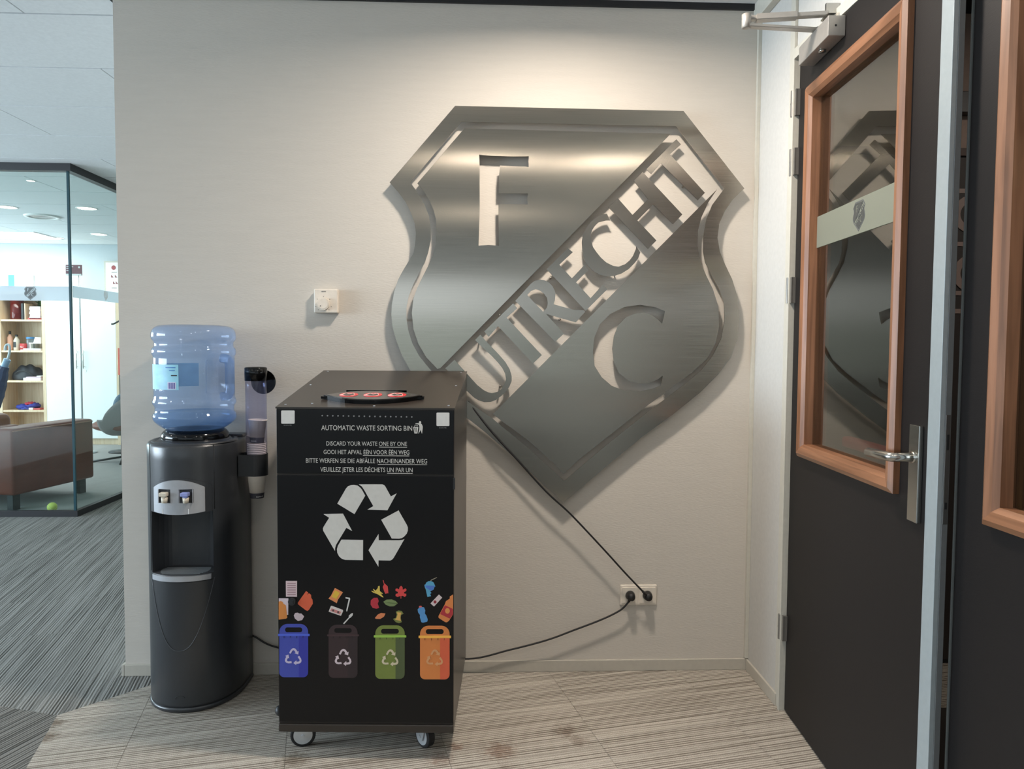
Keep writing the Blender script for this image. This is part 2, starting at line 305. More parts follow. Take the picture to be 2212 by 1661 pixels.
# ================================================================== SETTING
W = 2.4806; CH = 2.64; ZT = 2.617
floor = struct(box('floor', (-7, -9, -0.12), (6.2, 7.6, -0.006), MT['floor0']))
box('office_carpet', (-7, 2.83, -0.006), (-1.7, 7.3, 0.0), MT['office'], floor)
SP = [(onz(1222, 1580), .05, (150, 128, 112), .55), (onz(1250, 1601), .04, (160, 140, 125), .45), (onz(1080, 1622), .065, (176, 136, 116), .6), (onz(985, 1614), .03, (170, 130, 112), .6),
      (onz(635, 1641), .06, (150, 138, 120), .6), (onz(950, 1640), .05, (176, 140, 124), .5), (onz(118, 1562), .04, (150, 128, 104), .6), (onz(98, 1592), .05, (150, 128, 104), .6), (onz(1095, 1661), .04, (160, 140, 130), .4)]
carL = carpet('beige_ribbed_carpet', (116, 107, 96), (192, 184, 172), R(12.5), 140, [(p.x, p.y, r, c, s) for p, r, c, s in SP], 0.8)
carA = carpet('grey_ribbed_carpet', (74, 73, 69), (146, 145, 140), R(103), 135, (), 0.8)
carB = carpet('grey_ribbed_carpet_turned', (68, 66, 62), (134, 131, 125), R(69), 135, (), 0.8)
V0 = (-0.087, -0.318)
def half(p, q):   # half plane left of p->q  as (nx,ny,d) keep <=
    dx, dy = q[0]-p[0], q[1]-p[1]; return (dy, -dx, dy*p[0]-dx*p[1])
def neg(h): return (-h[0], -h[1], -h[2])
e1 = half(V0, (V0[0]+.222, V0[1]+.229)); e2 = half(V0, (V0[0]+.092, V0[1]-.337)); e3 = half(V0, (V0[0]-.243, V0[1]+.074))
def tiles(m, ang, planes, bounds, size=0.5, off=(0, 0)):
    x0, y0, x1, y1 = bounds; c, s = math.cos(ang), math.sin(ang); g = 0.0006; k = 0
    for i in range(-30, 31):
        for j in range(-30, 31):
            a0 = i*size+off[0]+(j % 2)*0; b0 = j*size+off[1]
            q = [(a0+g, b0+g), (a0+size-g, b0+g), (a0+size-g, b0+size-g), (a0+g, b0+size-g)]
            q = [(u*c-v*s, u*s+v*c) for u, v in q]
            for h in ((-1, 0, -x0), (1, 0, x1), (0, -1, -y0), (0, 1, y1)) + tuple(planes):
                if len(q) < 3: break
                q = clip(q, *h)
            if len(q) < 3: continue
            ar = abs(sum(q[n][0]*q[(n+1) % len(q)][1]-q[(n+1) % len(q)][0]*q[n][1] for n in range(len(q))))/2
            if ar < 2e-4: continue
            prism('carpet_tile', q, -0.006, 0.0, m, floor, 'z'); k += 1
    return k
# beige: right of the e1 line and right of e2
tiles(carL, R(12.5), (neg(e1), e2), (-1, -3.6, 2.62, 0.0), 0.5, (0.13, 0.09))
tiles(carA, R(103), (e1, neg(e3)), (-3.6, -3.6, 0.55, 2.83), 0.5, (0.05, 0.2))
tiles(carA, R(103), (), (-1.7, 2.83, 0.05, 7.3), 0.5, (0.05, 0.2))
tiles(carB, R(69), (neg(e2), e3), (-3.6, -3.6, 0.9, 2.83), 0.5, (0.3, 0.1))
box('plain_carpet', (-7, -9, -0.006), (2.62, -3.6, 0), mat('dark_carpet', (84, 80, 75), .95), floor)
box('plain_carpet', (-7, -3.6, -0.006), (-3.6, 2.83, 0), MT['office'], floor)
box('back_room_carpet', (2.62, -9, -0.006), (6.2, 3, 0), carL, floor)

ceiling = struct(box('ceiling', (-7, -9, CH+0.012), (6.2, 7.6, CH+0.12), MT['gap']))
rows = [0.23+0.6*k for k in range(-16, 13)]
for y in rows:
    if y > 7.2: continue
    sh = (int(round(y/0.6)) % 2)*0.9
    x = -7.0
    xs = [-7.0]+[v for v in (2.24-1.8*5-sh, 2.24-1.8*4-sh, 2.24-1.8*3-sh, 2.24-1.8*2-sh, 2.24-1.8-sh, 2.24-sh) if v > -6.9]+[W]
    for a, b in zip(xs[:-1], xs[1:]):
        if b-a < .05: continue
        if y+0.3 < -9: continue
        box('ceiling_panel', (a+.0035, max(y, -9)+.006, CH), (b-.0035, min(y+.6, 7.3)-.006, CH+.011), MT['ceil'], ceiling)

# partition with the shield
wb = struct(box('wall_back', (0, 0, 0), (W+0.1, 0.12, ZT), MT['wall']))
bb = struct(box('baseboard_back', (0, -0.010, 0), (W, 0.0, 0.046), MT['base'], bev=0.002))
box('end_cap', (-0.012, -0.010, 0), (0.0, 0.13, 0.046), MT['base'], bb, bev=0.002)
t1 = struct(box('trim_1', (-0.03, -0.012, ZT), (W, 0.15, CH+.002), MT['black']))
# side wall to the door
wr = struct(box('wall_right', (W, -0.30, 0.0), (W+0.1, 0.0, ZT-0.005), MT['wallw']))
box('corner_profile', (W-0.014, -0.016, 0.05), (W, 0.0, 2.59), MT['frame'], wr, bev=.001)
struct(box('baseboard_right', (W-0.009, -0.315, 0), (W, -0.012, 0.046), MT['base'], bev=.002))
HX, HY = 2.49, -0.354
fr_ = struct(box('trim_2', (W-0.004, -0.352, 0), (W+0.09, -0.30, 2.60), MT['frame'], bev=.002))
box('frame_lip', (W-0.010, -0.352, 0), (W-0.002, -0.340, 2.59), MT['frame'], fr_, bev=.001)
wt = struct(box('wall_transom', (W, -9, 2.315), (W+0.1, -0.354, ZT-0.005), MT['wallw']))
box('head_profile', (W-0.012, -9, 2.300), (W+0.09, -0.354, 2.335), MT['frame'], wt, bev=.001)
struct(box('trim_3', (W-0.03, -9, 2.572), (W-.001, 0.0, CH), MT['frame'], bev=.002))
struct(box('wall_right_rear', (W, -9, 0), (W+0.1, -2.32, 2.315), MT['wallw']))
# rear wall with windows, left wall with windows, far walls
wrear = base_empty('wall_rear')
for nm, a, b in (('sill_wall', (-7, -9.1, 0), (W, -9, .85)), ('head_wall', (-7, -9.1, 2.4), (W, -9, CH)), ('pier', (-7, -9.1, .85), (-6.4, -9, 2.4)), ('pier', (2.0, -9.1, .85), (W, -9, 2.4))):
    box(nm, a, b, MT['wallw'], wrear)
w2 = struct(box('window_1', (-6.4, -9.06, .85), (2.0, -9.02, .9), MT['sky']))
for k in range(8): box('mullion', (-6.4+k*1.2-.02, -9.06, .9), (-6.4+k*1.2+.02, -9.02, 2.4), MT['sky'], w2)
wleft = base_empty('wall_left')
for nm, a, b in (('sill_wall', (-7.1, -9, 0), (-7, 7.3, .7)), ('head_wall', (-7.1, -9, 2.45), (-7, 7.3, CH)), ('pier', (-7.1, -9, .7), (-7, -4.3, 2.45)), ('pier', (-7.1, .6, .7), (-7, 3.1, 2.45)), ('pier', (-7.1, 6.9, .7), (-7, 7.3, 2.45))):
    box(nm, a, b, MT['wallw'], wleft)
w3 = struct(box('window_2', (-7.06, -4.3, .7), (-7.02, .6, .74), MT['sky']))
for k in range(5): box('mullion', (-7.06, -4.3+k*1.22-.02, .74), (-7.02, -4.3+k*1.22+.02, 2.45), MT['sky'], w3)
w4 = struct(box('window_3', (-7.06, 3.1, .7), (-7.02, 6.9, .74), MT['sky']))
for k in range(4): box('mullion', (-7.06, 3.1+k*1.26-.02, .74), (-7.02, 3.1+k*1.26+.02, 2.45), MT['sky'], w4)
struct(box('wall_far', (-7, 7.3, 0), (0.2, 7.42, CH), MT['wall2']))
struct(box('wall_hall', (0.05, 0.12, 0), (0.17, 7.3, CH), MT['wall']))
# room behind the doors
struct(box('wall_back_room', (6.0, -9, 0), (6.12, 3, CH+.01), MT['backwall']))
struct(box('wall_back_room_side', (2.581, 0.05, 0), (6.0, 0.15, CH+.01), MT['backwall']))

# ------------------------------------------------------------------ office glass
GY, GX = 2.80, -1.68
gw = base_empty('wall_glass')
box('glass_pane', (-5.6, GY-.005, .04), (GX-.006, GY+.005, CH-.05), MT['glass'], gw)
box('glass_pane', (GX-.005, GY+.006, .04), (GX+.005, 7.3, CH-.05), MT['glass'], gw)
box('bottom_track', (-5.6, GY-.02, 0), (GX+.02, GY+.02, .045), MT['black'], gw)
box('bottom_track', (GX-.02, GY+.02, 0), (GX+.02, 7.3, .045), MT['black'], gw)
box('top_track', (-5.6, GY-.03, CH-.055), (GX+.03, GY+.03, CH), MT['black'], gw)
box('top_track', (GX-.03, GY+.03, CH-.055), (GX+.03, 7.3, CH), MT['black'], gw)
box('glass_edge', (GX-.012, GY-.008, .04), (GX+.004, GY+.008, CH-.05), MT['gedge'], gw)
box('frosted_band', (-5.6, GY-.0075, 1.628), (GX-.014, GY-.0055, 1.735), MT['frost'], gw)
box('frosted_band', (GX+.0055, GY+.01, 1.655), (GX+.0075, 7.3, 1.742), MT['frost'], gw)

# ================================================================== SHIELD (all outlines measured on the wall plane)
YS = -0.038
def sp(pts): return [(p.x, p.z) for p in (ony(x, y, YS) for x, y in pts)]
rim_out = [(983,228.6),(841.5,394),(860.5,415),(875.6,435),(888,460.4),(895.9,483),(898.4,503.4),(897,526),(893.3,546.4),(883,564),(870.6,584),(860,604),(851.5,630),(846.5,658),(845.3,680),(847.8,706.4),(855.4,734),(868,767),(884.5,797.5),(904,820),(930,843),(965,872),(1017,909),(1051,936),(1116.4,993.5),(1217,1086),
 (1322,997),(1387.3,943.5),(1450.3,897.8),(1511.7,848.7),(1551.6,808.8),(1579.2,772),(1593,732),(1597,689),(1593,640),(1581.6,603),(1566.4,571.5),(1555,543.6),(1550,513.3),(1553.8,483),(1566.4,455),(1584,429.9),(1608,407),(1476.6,239.7)]
rim_in = [(997,263.2),(886.2,394.2),(898.9,411),(916,440),(926,465.5),(930.5,490.8),(930.5,518),(925,545),(917.3,568),(906,588),(893,614),(883,640),(878,664),(877.6,686),(882,714),(890.8,741.8),(906,769.6),(928.7,797.4),(955,823),(1019,873),(1063.8,904),(1138,965),(1218.7,1039),
 (1302.9,967),(1401,888),(1438,861),(1481,828),(1514.7,799.6),(1539.3,768.9),(1557.7,732),(1565.4,692),(1563.9,655.3),(1554,624.6),(1538.6,596),(1523.4,567),(1519,543.6),(1519.6,510.8),(1526,472.8),(1538.6,442.5),(1565,407),(1460.2,273)]
pan_l = [(1003.3,277),(901.4,396),(915,413),(928.7,435),(937,455),(941.4,473),(943.4,503.4),(941,530),(935,553),(925,574),(912,600),(901,622),(893,645),(889.5,676),(893.3,711.5),(903.4,741.8),(921,772),(945,797),(951.5,795),(1449,289)]
pan_r = [(1549.5,408.4),(1064.7,894.2),(1084.6,910),(1138,949),(1197.8,1002),(1216.5,1024),(1250,993),(1321,937),(1401,874),(1438,848),(1496,804),(1527,775),(1545.5,742),(1553,707.5),(1551.6,661.4),(1540,624.6),(1526,596),(1513,566),(1507,531),(1508,498),(1515,470),(1530,437)]
F_ = [(1034.9,334),(1060,336.5),(1110,338),(1142.4,337.3),(1141.5,349),(1141.9,361),(1080.4,357.5),(1078,380),(1077.4,417.8),(1140.4,418),(1138.5,430),(1139.9,441.5),(1076.6,440.2),(1076.5,470),(1077.9,530.7),(1055,529),(1033.7,530.5),(1036.2,452.8),(1036,357)]
C_ = Z(1220,600,3.257,[(705,235),(640,208),(530,190),(420,205),(320,255),(245,330),(208,420),(198,520),(210,620),(260,700),(330,760),(420,795),(530,798),(620,780),(675,758),(690,688),(655,715),(600,738),(540,745),(450,725),(380,670),(345,590),(333,500),(345,410),(375,335),(430,278),(500,250),(560,245),(610,262),(650,290),(685,322)])
crest = thing('steel_shield', 'huge brushed steel football club shield mounted on the back wall', 'shield', (0, 0, 0))
plate('shield_rim', [sp(rim_out), sp(rim_in)], YS, YS+.004, MT['steel'], crest)
plate('shield_panel', [sp(pan_l), sp(F_)], YS, YS+.004, MT['steel'], crest)
plate('shield_panel', [sp(pan_r), sp(C_)], YS, YS+.004, MT['steel'], crest)
LET = {'U': Z(970,680,7.55,[(425,410),(510,325),(600,425),(700,530),(820,655),(920,770),(990,890),(1022,1000),(1022,1080),(985,1170),(920,1260),(850,1325),(760,1390),(680,1420),(580,1425),(480,1395),(400,1345),(300,1250),(120,1060),(-60,870),(90,735),(230,890),(370,1048),(460,1145),(560,1225),(630,1262),(700,1277),(790,1258),(860,1205),(912,1120),(930,1050),(915,960),(870,870),(790,770),(690,665),(530,520)]),
 'T': [(1108.3,655.3),(1117.3,665.7),(1094.4,686),(1170.6,767),(1151.2,785.3),(1076,704.5),(1055.4,727.7),(1046.2,715.8)],
 'R': Z(1080,580,8.305,[(275,580),(410,430),(550,275),(620,222),(720,200),(800,210),(880,250),(940,310),(985,400),(995,480),(985,570),(960,640),(1010,655),(1330,742),(1500,745),(1530,775),(1360,965),(1100,893),(880,830),(820,808),(1150,1165),(990,1315)]),
 'E': Z(1150,520,8.305,[(635,130),(725,205),(485,430),(710,675),(935,435),(1010,520),(785,745),(1045,1030),(1265,785),(1345,870),(955,1258),(255,510)]),
 'C': Z(1240,420,8.305,[(650,465),(590,345),(500,355),(400,410),(300,490),(220,600),(160,720),(140,850),(150,1000),(175,1150),(240,1270),(340,1370),(460,1440),(600,1470),(720,1460),(850,1420),(980,1340),(1080,1240),(1150,1150),(1190,1040),(1120,930),(1110,980),(1060,1100),(1000,1180),(920,1250),(800,1295),(700,1280),(580,1220),(480,1130),(400,1030),(340,940),(305,830),(300,740),(320,650),(370,570),(440,500),(520,480),(570,465)]),
 'H': [(1314,447),(1335,428.4),(1366.4,464),(1400,430),(1369.3,390.5),(1388.5,371.3),(1474.2,463.1),(1453.9,484.2),(1411,441.5),(1377,476),(1418.2,519.3),(1400.1,537.4)],
 'T2': Z(1360,270,7.55,[(765,230),(840,315),(660,475),(1230,1105),(1115,1225),(515,625),(355,800),(275,720)])}
HOLE = Z(1080,580,8.305,[(490,475),(560,400),(640,372),(720,395),(790,450),(845,530),(858,620),(845,690),(815,735),(775,775)])
for k, pts in LET.items():
    plate('steel_letter', [sp(pts)]+([sp(HOLE)] if k == 'R' else []), YS+.001, YS+.005, MT['steel2'], crest)
for q in ((1040,300),(1250,300),(1000,480),(1180,430),(1000,700),(1180,960),(1440,720),(1300,880),(1400,620),(1580,420),(880,420),(862,690),(1545,470),(1580,700),(1130,985),(1320,980),(990,250),(1460,255),
          (1120,740),(1080,680),(1140,660),(1210,690),(1190,600),(1275,500),(1330,590),(1330,450),(1440,455),(1395,390),(1430,340),(1480,400),(1080,835),(1035,740)):
    p = ony(q[0], q[1], YS); tube('standoff_pin', [(p.x, YS+.004, p.z), (p.x, -0.0003, p.z)], .0035, MT['edge'], crest, 8)
def mini_crest(name, parent, cx, cz, h, y, ax='y'):
    # small printed version for the glass bands
    def tr(pts):
        wpts = sp(pts); return [((x-1.745)*h/1.62+cx, (z-1.47)*h/1.62+cz) for x, z in wpts]
    loops = [tr(rim_out), tr(rim_in)]
    o = plate(name, loops, y, y+.0006, flat((90, 92, 92)), parent); os = [o]
    for pl, cut in ((pan_l, F_), (pan_r, C_)):
        os.append(plate(name, [tr(pl), tr(cut)], y, y+.0006, flat((66, 68, 66)), parent))
    for k, pts in LET.items():
        os.append(plate('crest_letter', [tr(pts)], y, y+.0006, flat((80, 82, 80)), parent))
    return os
mini_crest('crest_print', gw, -1.973, 1.683, .105, GY-.0085)
for o in mini_crest('crest_print', gw, 0, 0, .08, 0):
    o.rotation_euler = (0, 0, R(90)); o.location = (GX+.0085, 3.30, 1.70)
    o.data.materials[0] = flat((236, 238, 238))

# ================================================================== THERMOSTAT, SOCKET
th = thing('thermostat', 'small square white thermostat with round dial on the wall', 'thermostat', (.7975, 0, 1.475))
box('case', (-.0455, -.034, -.046), (.0455, 0, .046), MT['plastw'], th, bev=.004)
bm = bmesh.new(); add_tube(bm, [(-.009, -.034, -.012), (-.009, -.046, -.012)], .0235, 32); add_tube(bm, [(-.009, -.046, -.012), (-.009, -.0475, -.012)], .019, 32); bm_obj('dial', bm, MT['plastw'], th)
text('maker_lettering', 'SIEMENS', -.0165, 0.0, .0335, .0042, -.0346, MT['ink'], th)
for k, a in enumerate((40, 140, 90, 200, 230, -20, -48)):
    x, z = -.009+.031*math.cos(R(a)), -.012+.029*math.sin(R(a)); plate('dial_mark', [circ(x, z, .0013, 8)], -.0347, -.0342, MT['ink'], th)
plate('dial_dot', [circ(-.018, -.02, .002, 10)], -.0482, -.0477, MT['ink'], th)

p0, p1 = ony(1340, 1263.5, -.008), ony(1418.5, 1307, -.008)
so = thing('wall_socket', 'white double power socket low on the back wall', 'socket', ((p0.x+p1.x)/2, 0, (p0.z+p1.z)/2))
hw, hh = (p1.x-p0.x)/2, (p0.z-p1.z)/2
box('frame', (-hw, -.009, -hh), (hw, 0, hh), MT['plastw'], so, bev=.004)
SX = []
for px in (1361, 1398):
    q = ony(px, 1285.5, -.01); lx = q.x-so.location.x; lz = q.z-so.location.z; SX.append((q.x, q.z))
    box('socket_insert', (lx-.0325, -.012, -.032), (lx+.0325, -.008, .032), MT['plastw'], so, bev=.001)
    bm = bmesh.new(); add_tube(bm, [(lx, -.0122, lz), (lx, -.0118, lz)], .0205, 28); bm_obj('socket_well', bm, MT['trimw'], so)

def cord(name, label, pts, sx, plug_dir, r=.0036, extra=None):
    t = thing(name, label, 'power cord', (pts[-1][0], pts[-1][1], pts[-1][2])); o = Vector(t.location)
    tube('cable', [Vector(p)-o for p in smooth_path(pts, 8)], r, MT['cord'], t, 10)
    bm = bmesh.new(); c = Vector((sx[0], -.012, sx[1]))-o
    add_tube(bm, [c, c+Vector((0, -.006, 0)), c+Vector((0, -.022, 0)), c+Vector((0, -.036, 0))], [.0185, .0185, .0165, .012], 24)
    e = Vector(pts[-1])-o; add_tube(bm, [c+Vector((0, -.028, 0)), c+Vector((0, -.03, 0))*.6+e*.5, e], [.007, .0065, .005], 12)
    bm_obj('plug', bm, MT['cord'], t, True); return t
cp = lambda pts, Y: [tuple(ony(x, y, Y)) for x, y in pts]
cord('power_cord', 'thin black cord slanting from behind the waste bin to the right socket', [(1.345, -.030, 1.09)]+cp([(1060, 930), (1120, 996), (1180, 1062), (1232, 1110), (1300, 1182), (1350, 1237), (1388, 1277)], -.050), SX[1], None)
cord('power_cord', 'black cord from the left socket passing behind the waste bin to the cooler', [(.47, -.03, .15)]+cp([(525, 1367), (550, 1375), (575, 1390), (602, 1399), (640, 1404)], -.018)+[(1.0, -.018, .095), (1.15, -.018, .085)]+cp([(1012, 1423), (1100, 1404), (1180, 1383), (1240, 1361), (1300, 1338), (1340, 1318), (1358, 1300)], -.030), SX[0], None)

# ================================================================== WATER COOLER
KX, KY = .338, -.105
cl = thing('water_cooler', 'charcoal free-standing water cooler with two taps against the wall', 'water cooler', (KX, KY, 0))
def plan(a, b, back, n=56, scale=1):
    P = []
    for k in range(n+1):
        t = math.pi+math.pi*k/n; ct, st = math.cos(t), math.sin(t)
        P.append((a*math.copysign(abs(ct)**.92, ct)*scale, b*math.copysign(abs(st)**.92, st)*scale))
    P += [(a*scale, back-.02), (a*scale-.02, back), (-a*scale+.02, back), (-a*scale, back-.02)]
    return P
A_, B_, BK = .166, .212, .095
def ring_loft(name, levels, m, parent, cap=True, skip=None):
    bm = bmesh.new(); rows_ = []
    for z, s, dz in levels:
        pl = plan(A_+s, B_+s, BK+min(s, 0), 56); rows_.append([bm.verts.new((x, y, z)) for x, y in pl])
    n = len(rows_[0])
    for i, (a, b) in enumerate(zip(rows_[:-1], rows_[1:])):
        for k in range(n):
            f_ = (a[k], a[(k+1) % n], b[(k+1) % n], b[k])
            if skip and skip(f_): continue
            bm.faces.new(f_)
    if cap: bm.faces.new(rows_[-1]); bm.faces.new(rows_[0][::-1])
    return bm_obj(name, bm, m, parent, True)
ZA0, ZA1, HWI = .495, .715, .104
def sk(f_):
    x = sum(v.co.x for v in f_)/4; z = sum(v.co.z for v in f_)/4; y = sum(v.co.y for v in f_)/4
    return abs(x) < HWI and ZA0 < z < ZA1 and y < -.05
body = ring_loft('body', [(.02, 0, 0), (.03, 0, 0), (.25, 0, 0), (ZA0, 0, 0), (ZA1, 0, 0), (.90, 0, 0), (.942, 0, 0), (.951, -.004, 0), (.955, -.011, 0)], MT['cooler'], cl, True, sk)
ring_loft('plinth', [(0, -.004, 0), (.006, .002, 0), (.014, .003, 0), (.02, -.001, 0)], MT['cooler'], cl)
# alcove
def front_y(x):
    c = min(1, abs(x)/A_)**(1/.92); return -B_*(max(0, 1-c*c)**.5)**.92
bm = bmesh.new(); nn = 24; top = []; bot = []; tf = []; bf = []
for k in range(nn+1):
    x = -HWI*1.035+2*HWI*1.035*k/nn; u = x/(HWI*1.035); y = -.105+.001-(front_y(HWI)*0)+(-.0)
    y = front_y(HWI*1.035)*abs(u)**6 + (-.075)*(1-abs(u)**6)
    bot.append(bm.verts.new((x, y, ZA0-.002))); top.append(bm.verts.new((x, y, ZA1+.002)))
    bf.append(bm.verts.new((x, front_y(x)+.002, ZA0-.002))); tf.append(bm.verts.new((x, front_y(x)+.002, ZA1+.002)))
for k in range(nn):
    bm.faces.new((bot[k], bot[k+1], top[k+1], top[k])); bm.faces.new((bot[k], bf[k], bf[k+1], bot[k+1])); bm.faces.new((top[k], top[k+1], tf[k+1], tf[k]))
bm_obj('alcove', bm, MT['cooler2'], cl, False)
def front_patch(name, outline_z, xs, off, m, parent, holes=None, thick=.004):
    # strip following the bowed front: outline_z(x)->(z0,z1)
    bm = bmesh.new(); fr = []; 
    for x in xs:
        z0, z1 = outline_z(x); y = front_y(x)-off; fr.append((bm.verts.new((x, y, z0)), bm.verts.new((x, y, z1)), bm.verts.new((x, y+thick+off, z0)), bm.verts.new((x, y+thick+off, z1))))
    for a, b in zip(fr[:-1], fr[1:]):
        bm.faces.new((a[0], b[0], b[1], a[1])); bm.faces.new((a[1], b[1], b[3], a[3])); bm.faces.new((a[0], a[2], b[2], b[0])); bm.faces.new((a[2], a[3], b[3], b[2]))
    bm.faces.new((fr[0][0], fr[0][1], fr[0][3], fr[0][2])); bm.faces.new((fr[-1][0], fr[-1][2], fr[-1][3], fr[-1][1]))
    return bm_obj(name, bm, m, parent, False)
xs = [-.106+.212*k/24 for k in range(25)]
# dark hood around the tap plate and silver tap plate (built from strips round the two openings)
front_patch('tap_hood', lambda x: (.716-.004*(1-(x/.108)**2), .838-.030*(abs(x)/.108)**2.5), xs, .003, MT['cooler'], cl)
def tz(x): return (.718-.007*(1-(x/.088)**2), .832-.028*(abs(x)/.088)**2.2)
OP = [(-.064, -.020), (.008, .056)]; OZ = (.752, .800)
cuts = sorted([-.088, .088]+[v for o_ in OP for v in o_])
for a, b in zip(cuts[:-1], cuts[1:]):
    g = [a+(b-a)*k/6 for k in range(7)]
    if (a, b) in OP:
        front_patch('tap_plate', lambda x: (tz(x)[0], OZ[0]), g, .007, MT['silver'], cl); front_patch('tap_plate', lambda x: (OZ[1], tz(x)[1]), g, .007, MT['silver'], cl)
    else: front_patch('tap_plate', tz, g, .007, MT['silver'], cl)
for (a, b), mm in zip(OP, (MT['ivory'], MT['lilac'])):
    xm = (a+b)/2; yf = front_y(xm)
    box('tap_recess', (a, yf-.0045, OZ[0]), (b, yf-.0035, OZ[1]), MT['dk'], cl)
    for q in ((a, a+.002), (b-.002, b)): box('tap_recess', (q[0], yf-.0075, OZ[0]), (q[1], yf-.002, OZ[1]), MT['silver'], cl)
    tp = box('tap_lever', (xm-.013, yf-.026, .777), (xm+.014, yf-.004, .791), mm, cl, bev=.003)
    box('tap_stem', (xm-.008, yf-.018, .768), (xm+.009, yf-.004, .778), mm, tp, bev=.002)
    bm = bmesh.new(); add_tube(bm, [(xm+.002, yf-.013, .772), (xm+.002, yf-.013, .754)], [.011, .0095], 16); bm_obj('tap_spout', bm, MT['ivory'], cl, True)
for x in (-.05, .04):
    box('tap_groove', (x-.0012, front_y(x)-.0078, .713), (x+.0012, front_y(x)-.0068, .731), MT['white'], cl)
# drip tray
def zt_(x): return (.474, .492)
front_patch('drip_tray', zt_, [-.102+.204*k/24 for k in range(25)], .008, MT['silver'], cl, thick=.02)
bm = bmesh.new(); f0 = [bm.verts.new((x, front_y(x)-.004, .4925)) for x in [-.1+.2*k/20 for k in range(21)]]; b0 = [bm.verts.new((x, -.08, .4925)) for x in [-.1+.2*k/20 for k in range(21)]]
for k in range(20): bm.faces.new((f0[k], f0[k+1], b0[k+1], b0[k]))
bm_obj('tray_floor', bm, MT['silver'], cl)
bm = bmesh.new()
for j in range(9):
    y = -.115-.009*j; xh = .085*math.sqrt(max(.05, 1-((j-3)/8)**2)); abox(bm, (-xh, y-.0015, .4935), (xh, y+.0015, .496))
bm_obj('tray_grille', bm, MT['grill'], cl)
# seams
def seam(name, pts, r=.0012, m=None): tube(name, pts, r, m or MT['dk'], cl, 6)
seam('panel_seam', [(.112, front_y(.112)-.0004, .72), (.112, front_y(.112)-.0004, .953)]); seam('panel_seam', [(-.112, front_y(-.112)-.0004, .5), (-.112, front_y(-.112)-.0004, .953)])
seam('panel_seam', [(-.11+.22*k/30, front_y(-.11+.22*k/30)-.0005, .225+.25*(abs(-1+2*k/30))**2.4) for k in range(31)], .0016, MT['cooler2'])
seam('panel_seam', [(-.106+.212*k/24, front_y(-.106+.212*k/24)-.0005, .470) for k in range(25)], .0012)
tube('maker_emblem', [(-.0+.016*math.cos(a), front_y(0)-.0006, .055+.009*math.sin(a)) for a in [R(200-20*k) for k in range(11)]], .0008, MT['dk'], cl, 6)
# top deck and funnel
bx_, by_ = .345-KX, -.16-KY
lathe('top_ring', [(.150, 0), (.147, .005), (.138, .007), (.134, .003), (.128, .003), (.122, .009), (.1, .010), (.0, .010)], MT['cooler'], cl, (bx_, by_, .953), 64)
box('top_hatch', (.06, .03, .953), (.150, .09, .966), MT['cooler'], cl, bev=.004)
lathe('bottle_funnel', [(.116, 0), (.118, .009), (.115, .020), (.108, .030), (.098, .037), (.086, .039), (.070, .037), (.06, .03), (.05, .02), (0, .018)], MT['gloss'], cl, (bx_, by_, .960), 64)

# ------------------------------------------------------------------ bottle
bt = thing('water_bottle', 'large pale blue water bottle upside down on the water cooler', 'water bottle', (.345, -.16, .985))
ZB = lambda py: 1.374-(py-703.5)*.0017027-.985
RB = .1435
prof = [(934, .075), (931, .082), (927, .093), (921, .112), (914, .128), (908, .138), (903, .1425), (897, .1435), (892, .141), (889, .1365), (886, .135), (878, .135), (875, .137), (871, .142), (868, .1435), (863, .142), (859, .139), (856, .138),
        (770, .138), (767, .141), (763, .1435), (757, .1435), (753, .141), (750, .136), (748, .1345), (740, .1345), (737, .138), (733, .143), (726, .1442), (720, .1435), (714, .140), (709, .133), (705, .12), (703, .09), (702.5, .05), (703.5, .0)]
camaz = math.atan2(-2.94+.16, 1.4005-.345)
def bottle_mesh(prof, m, name, parent, indent=True, scale=1):
    bm = bmesh.new(); n = 96; rows_ = []
    pr = []
    for (a, r0), (b, r1) in zip(prof[:-1], prof[1:]):
        st = max(1, int(abs(a-b)/4)) if abs(a-b) > 8 else 1
        for j in range(st): pr.append((a+(b-a)*j/st, r0+(r1-r0)*j/st))
    pr.append(prof[-1])
    for py, r in pr:
        row = []
        for k in range(n):
            ph = 2*math.pi*k/n; rr = r*scale
            if indent:
                d = math.degrees((ph-camaz+math.pi) % (2*math.pi)-math.pi)   # + is to the right as seen from the camera
                fa = min(1, max(0, (d-16)/6))*min(1, max(0, (84-d)/6)); fz = min(1, max(0, (py-774)/5))*min(1, max(0, (851-py)/5))
                rr *= 1-.34*fa*fz
            row.append(bm.verts.new((rr*math.cos(ph), rr*math.sin(ph), ZB(py))))
        rows_.append(row)
    for a, b in zip(rows_[:-1], rows_[1:]):
        for k in range(n): bm.faces.new((a[k], a[(k+1) % n], b[(k+1) % n], b[k]))
    bm.faces.new(rows_[0][::-1])
    bmesh.ops.remove_doubles(bm, verts=bm.verts, dist=1e-5)
    return bm_obj(name, bm, m, parent, True)
bottle_mesh(prof, MT['bottle'], 'shell', bt)
hp = [(RB*math.cos(camaz+R(64))*q, RB*math.sin(camaz+R(64))*q, ZB(y)) for q, y in ((.70, 773), (.86, 776), (.91, 786), (.915, 815), (.91, 844), (.86, 853), (.70, 856))]
tube('handle', smooth_path(hp, 5), .0165, MT['bottle'], bt, 14)
wprof = [(932, .07), (927, .09), (921, .109), (914, .125), (908, .135), (903, .1395), (897, .1405), (891, .137), (888.5, .133)]
bm = bmesh.new(); rows_ = [[bm.verts.new((r*math.cos(2*math.pi*k/48), r*math.sin(2*math.pi*k/48), ZB(py))) for k in range(48)] for py, r in wprof]
for a, b in zip(rows_[:-1], rows_[1:]):
    for k in range(48): bm.faces.new((a[k], a[(k+1) % 48], b[(k+1) % 48], b[k]))
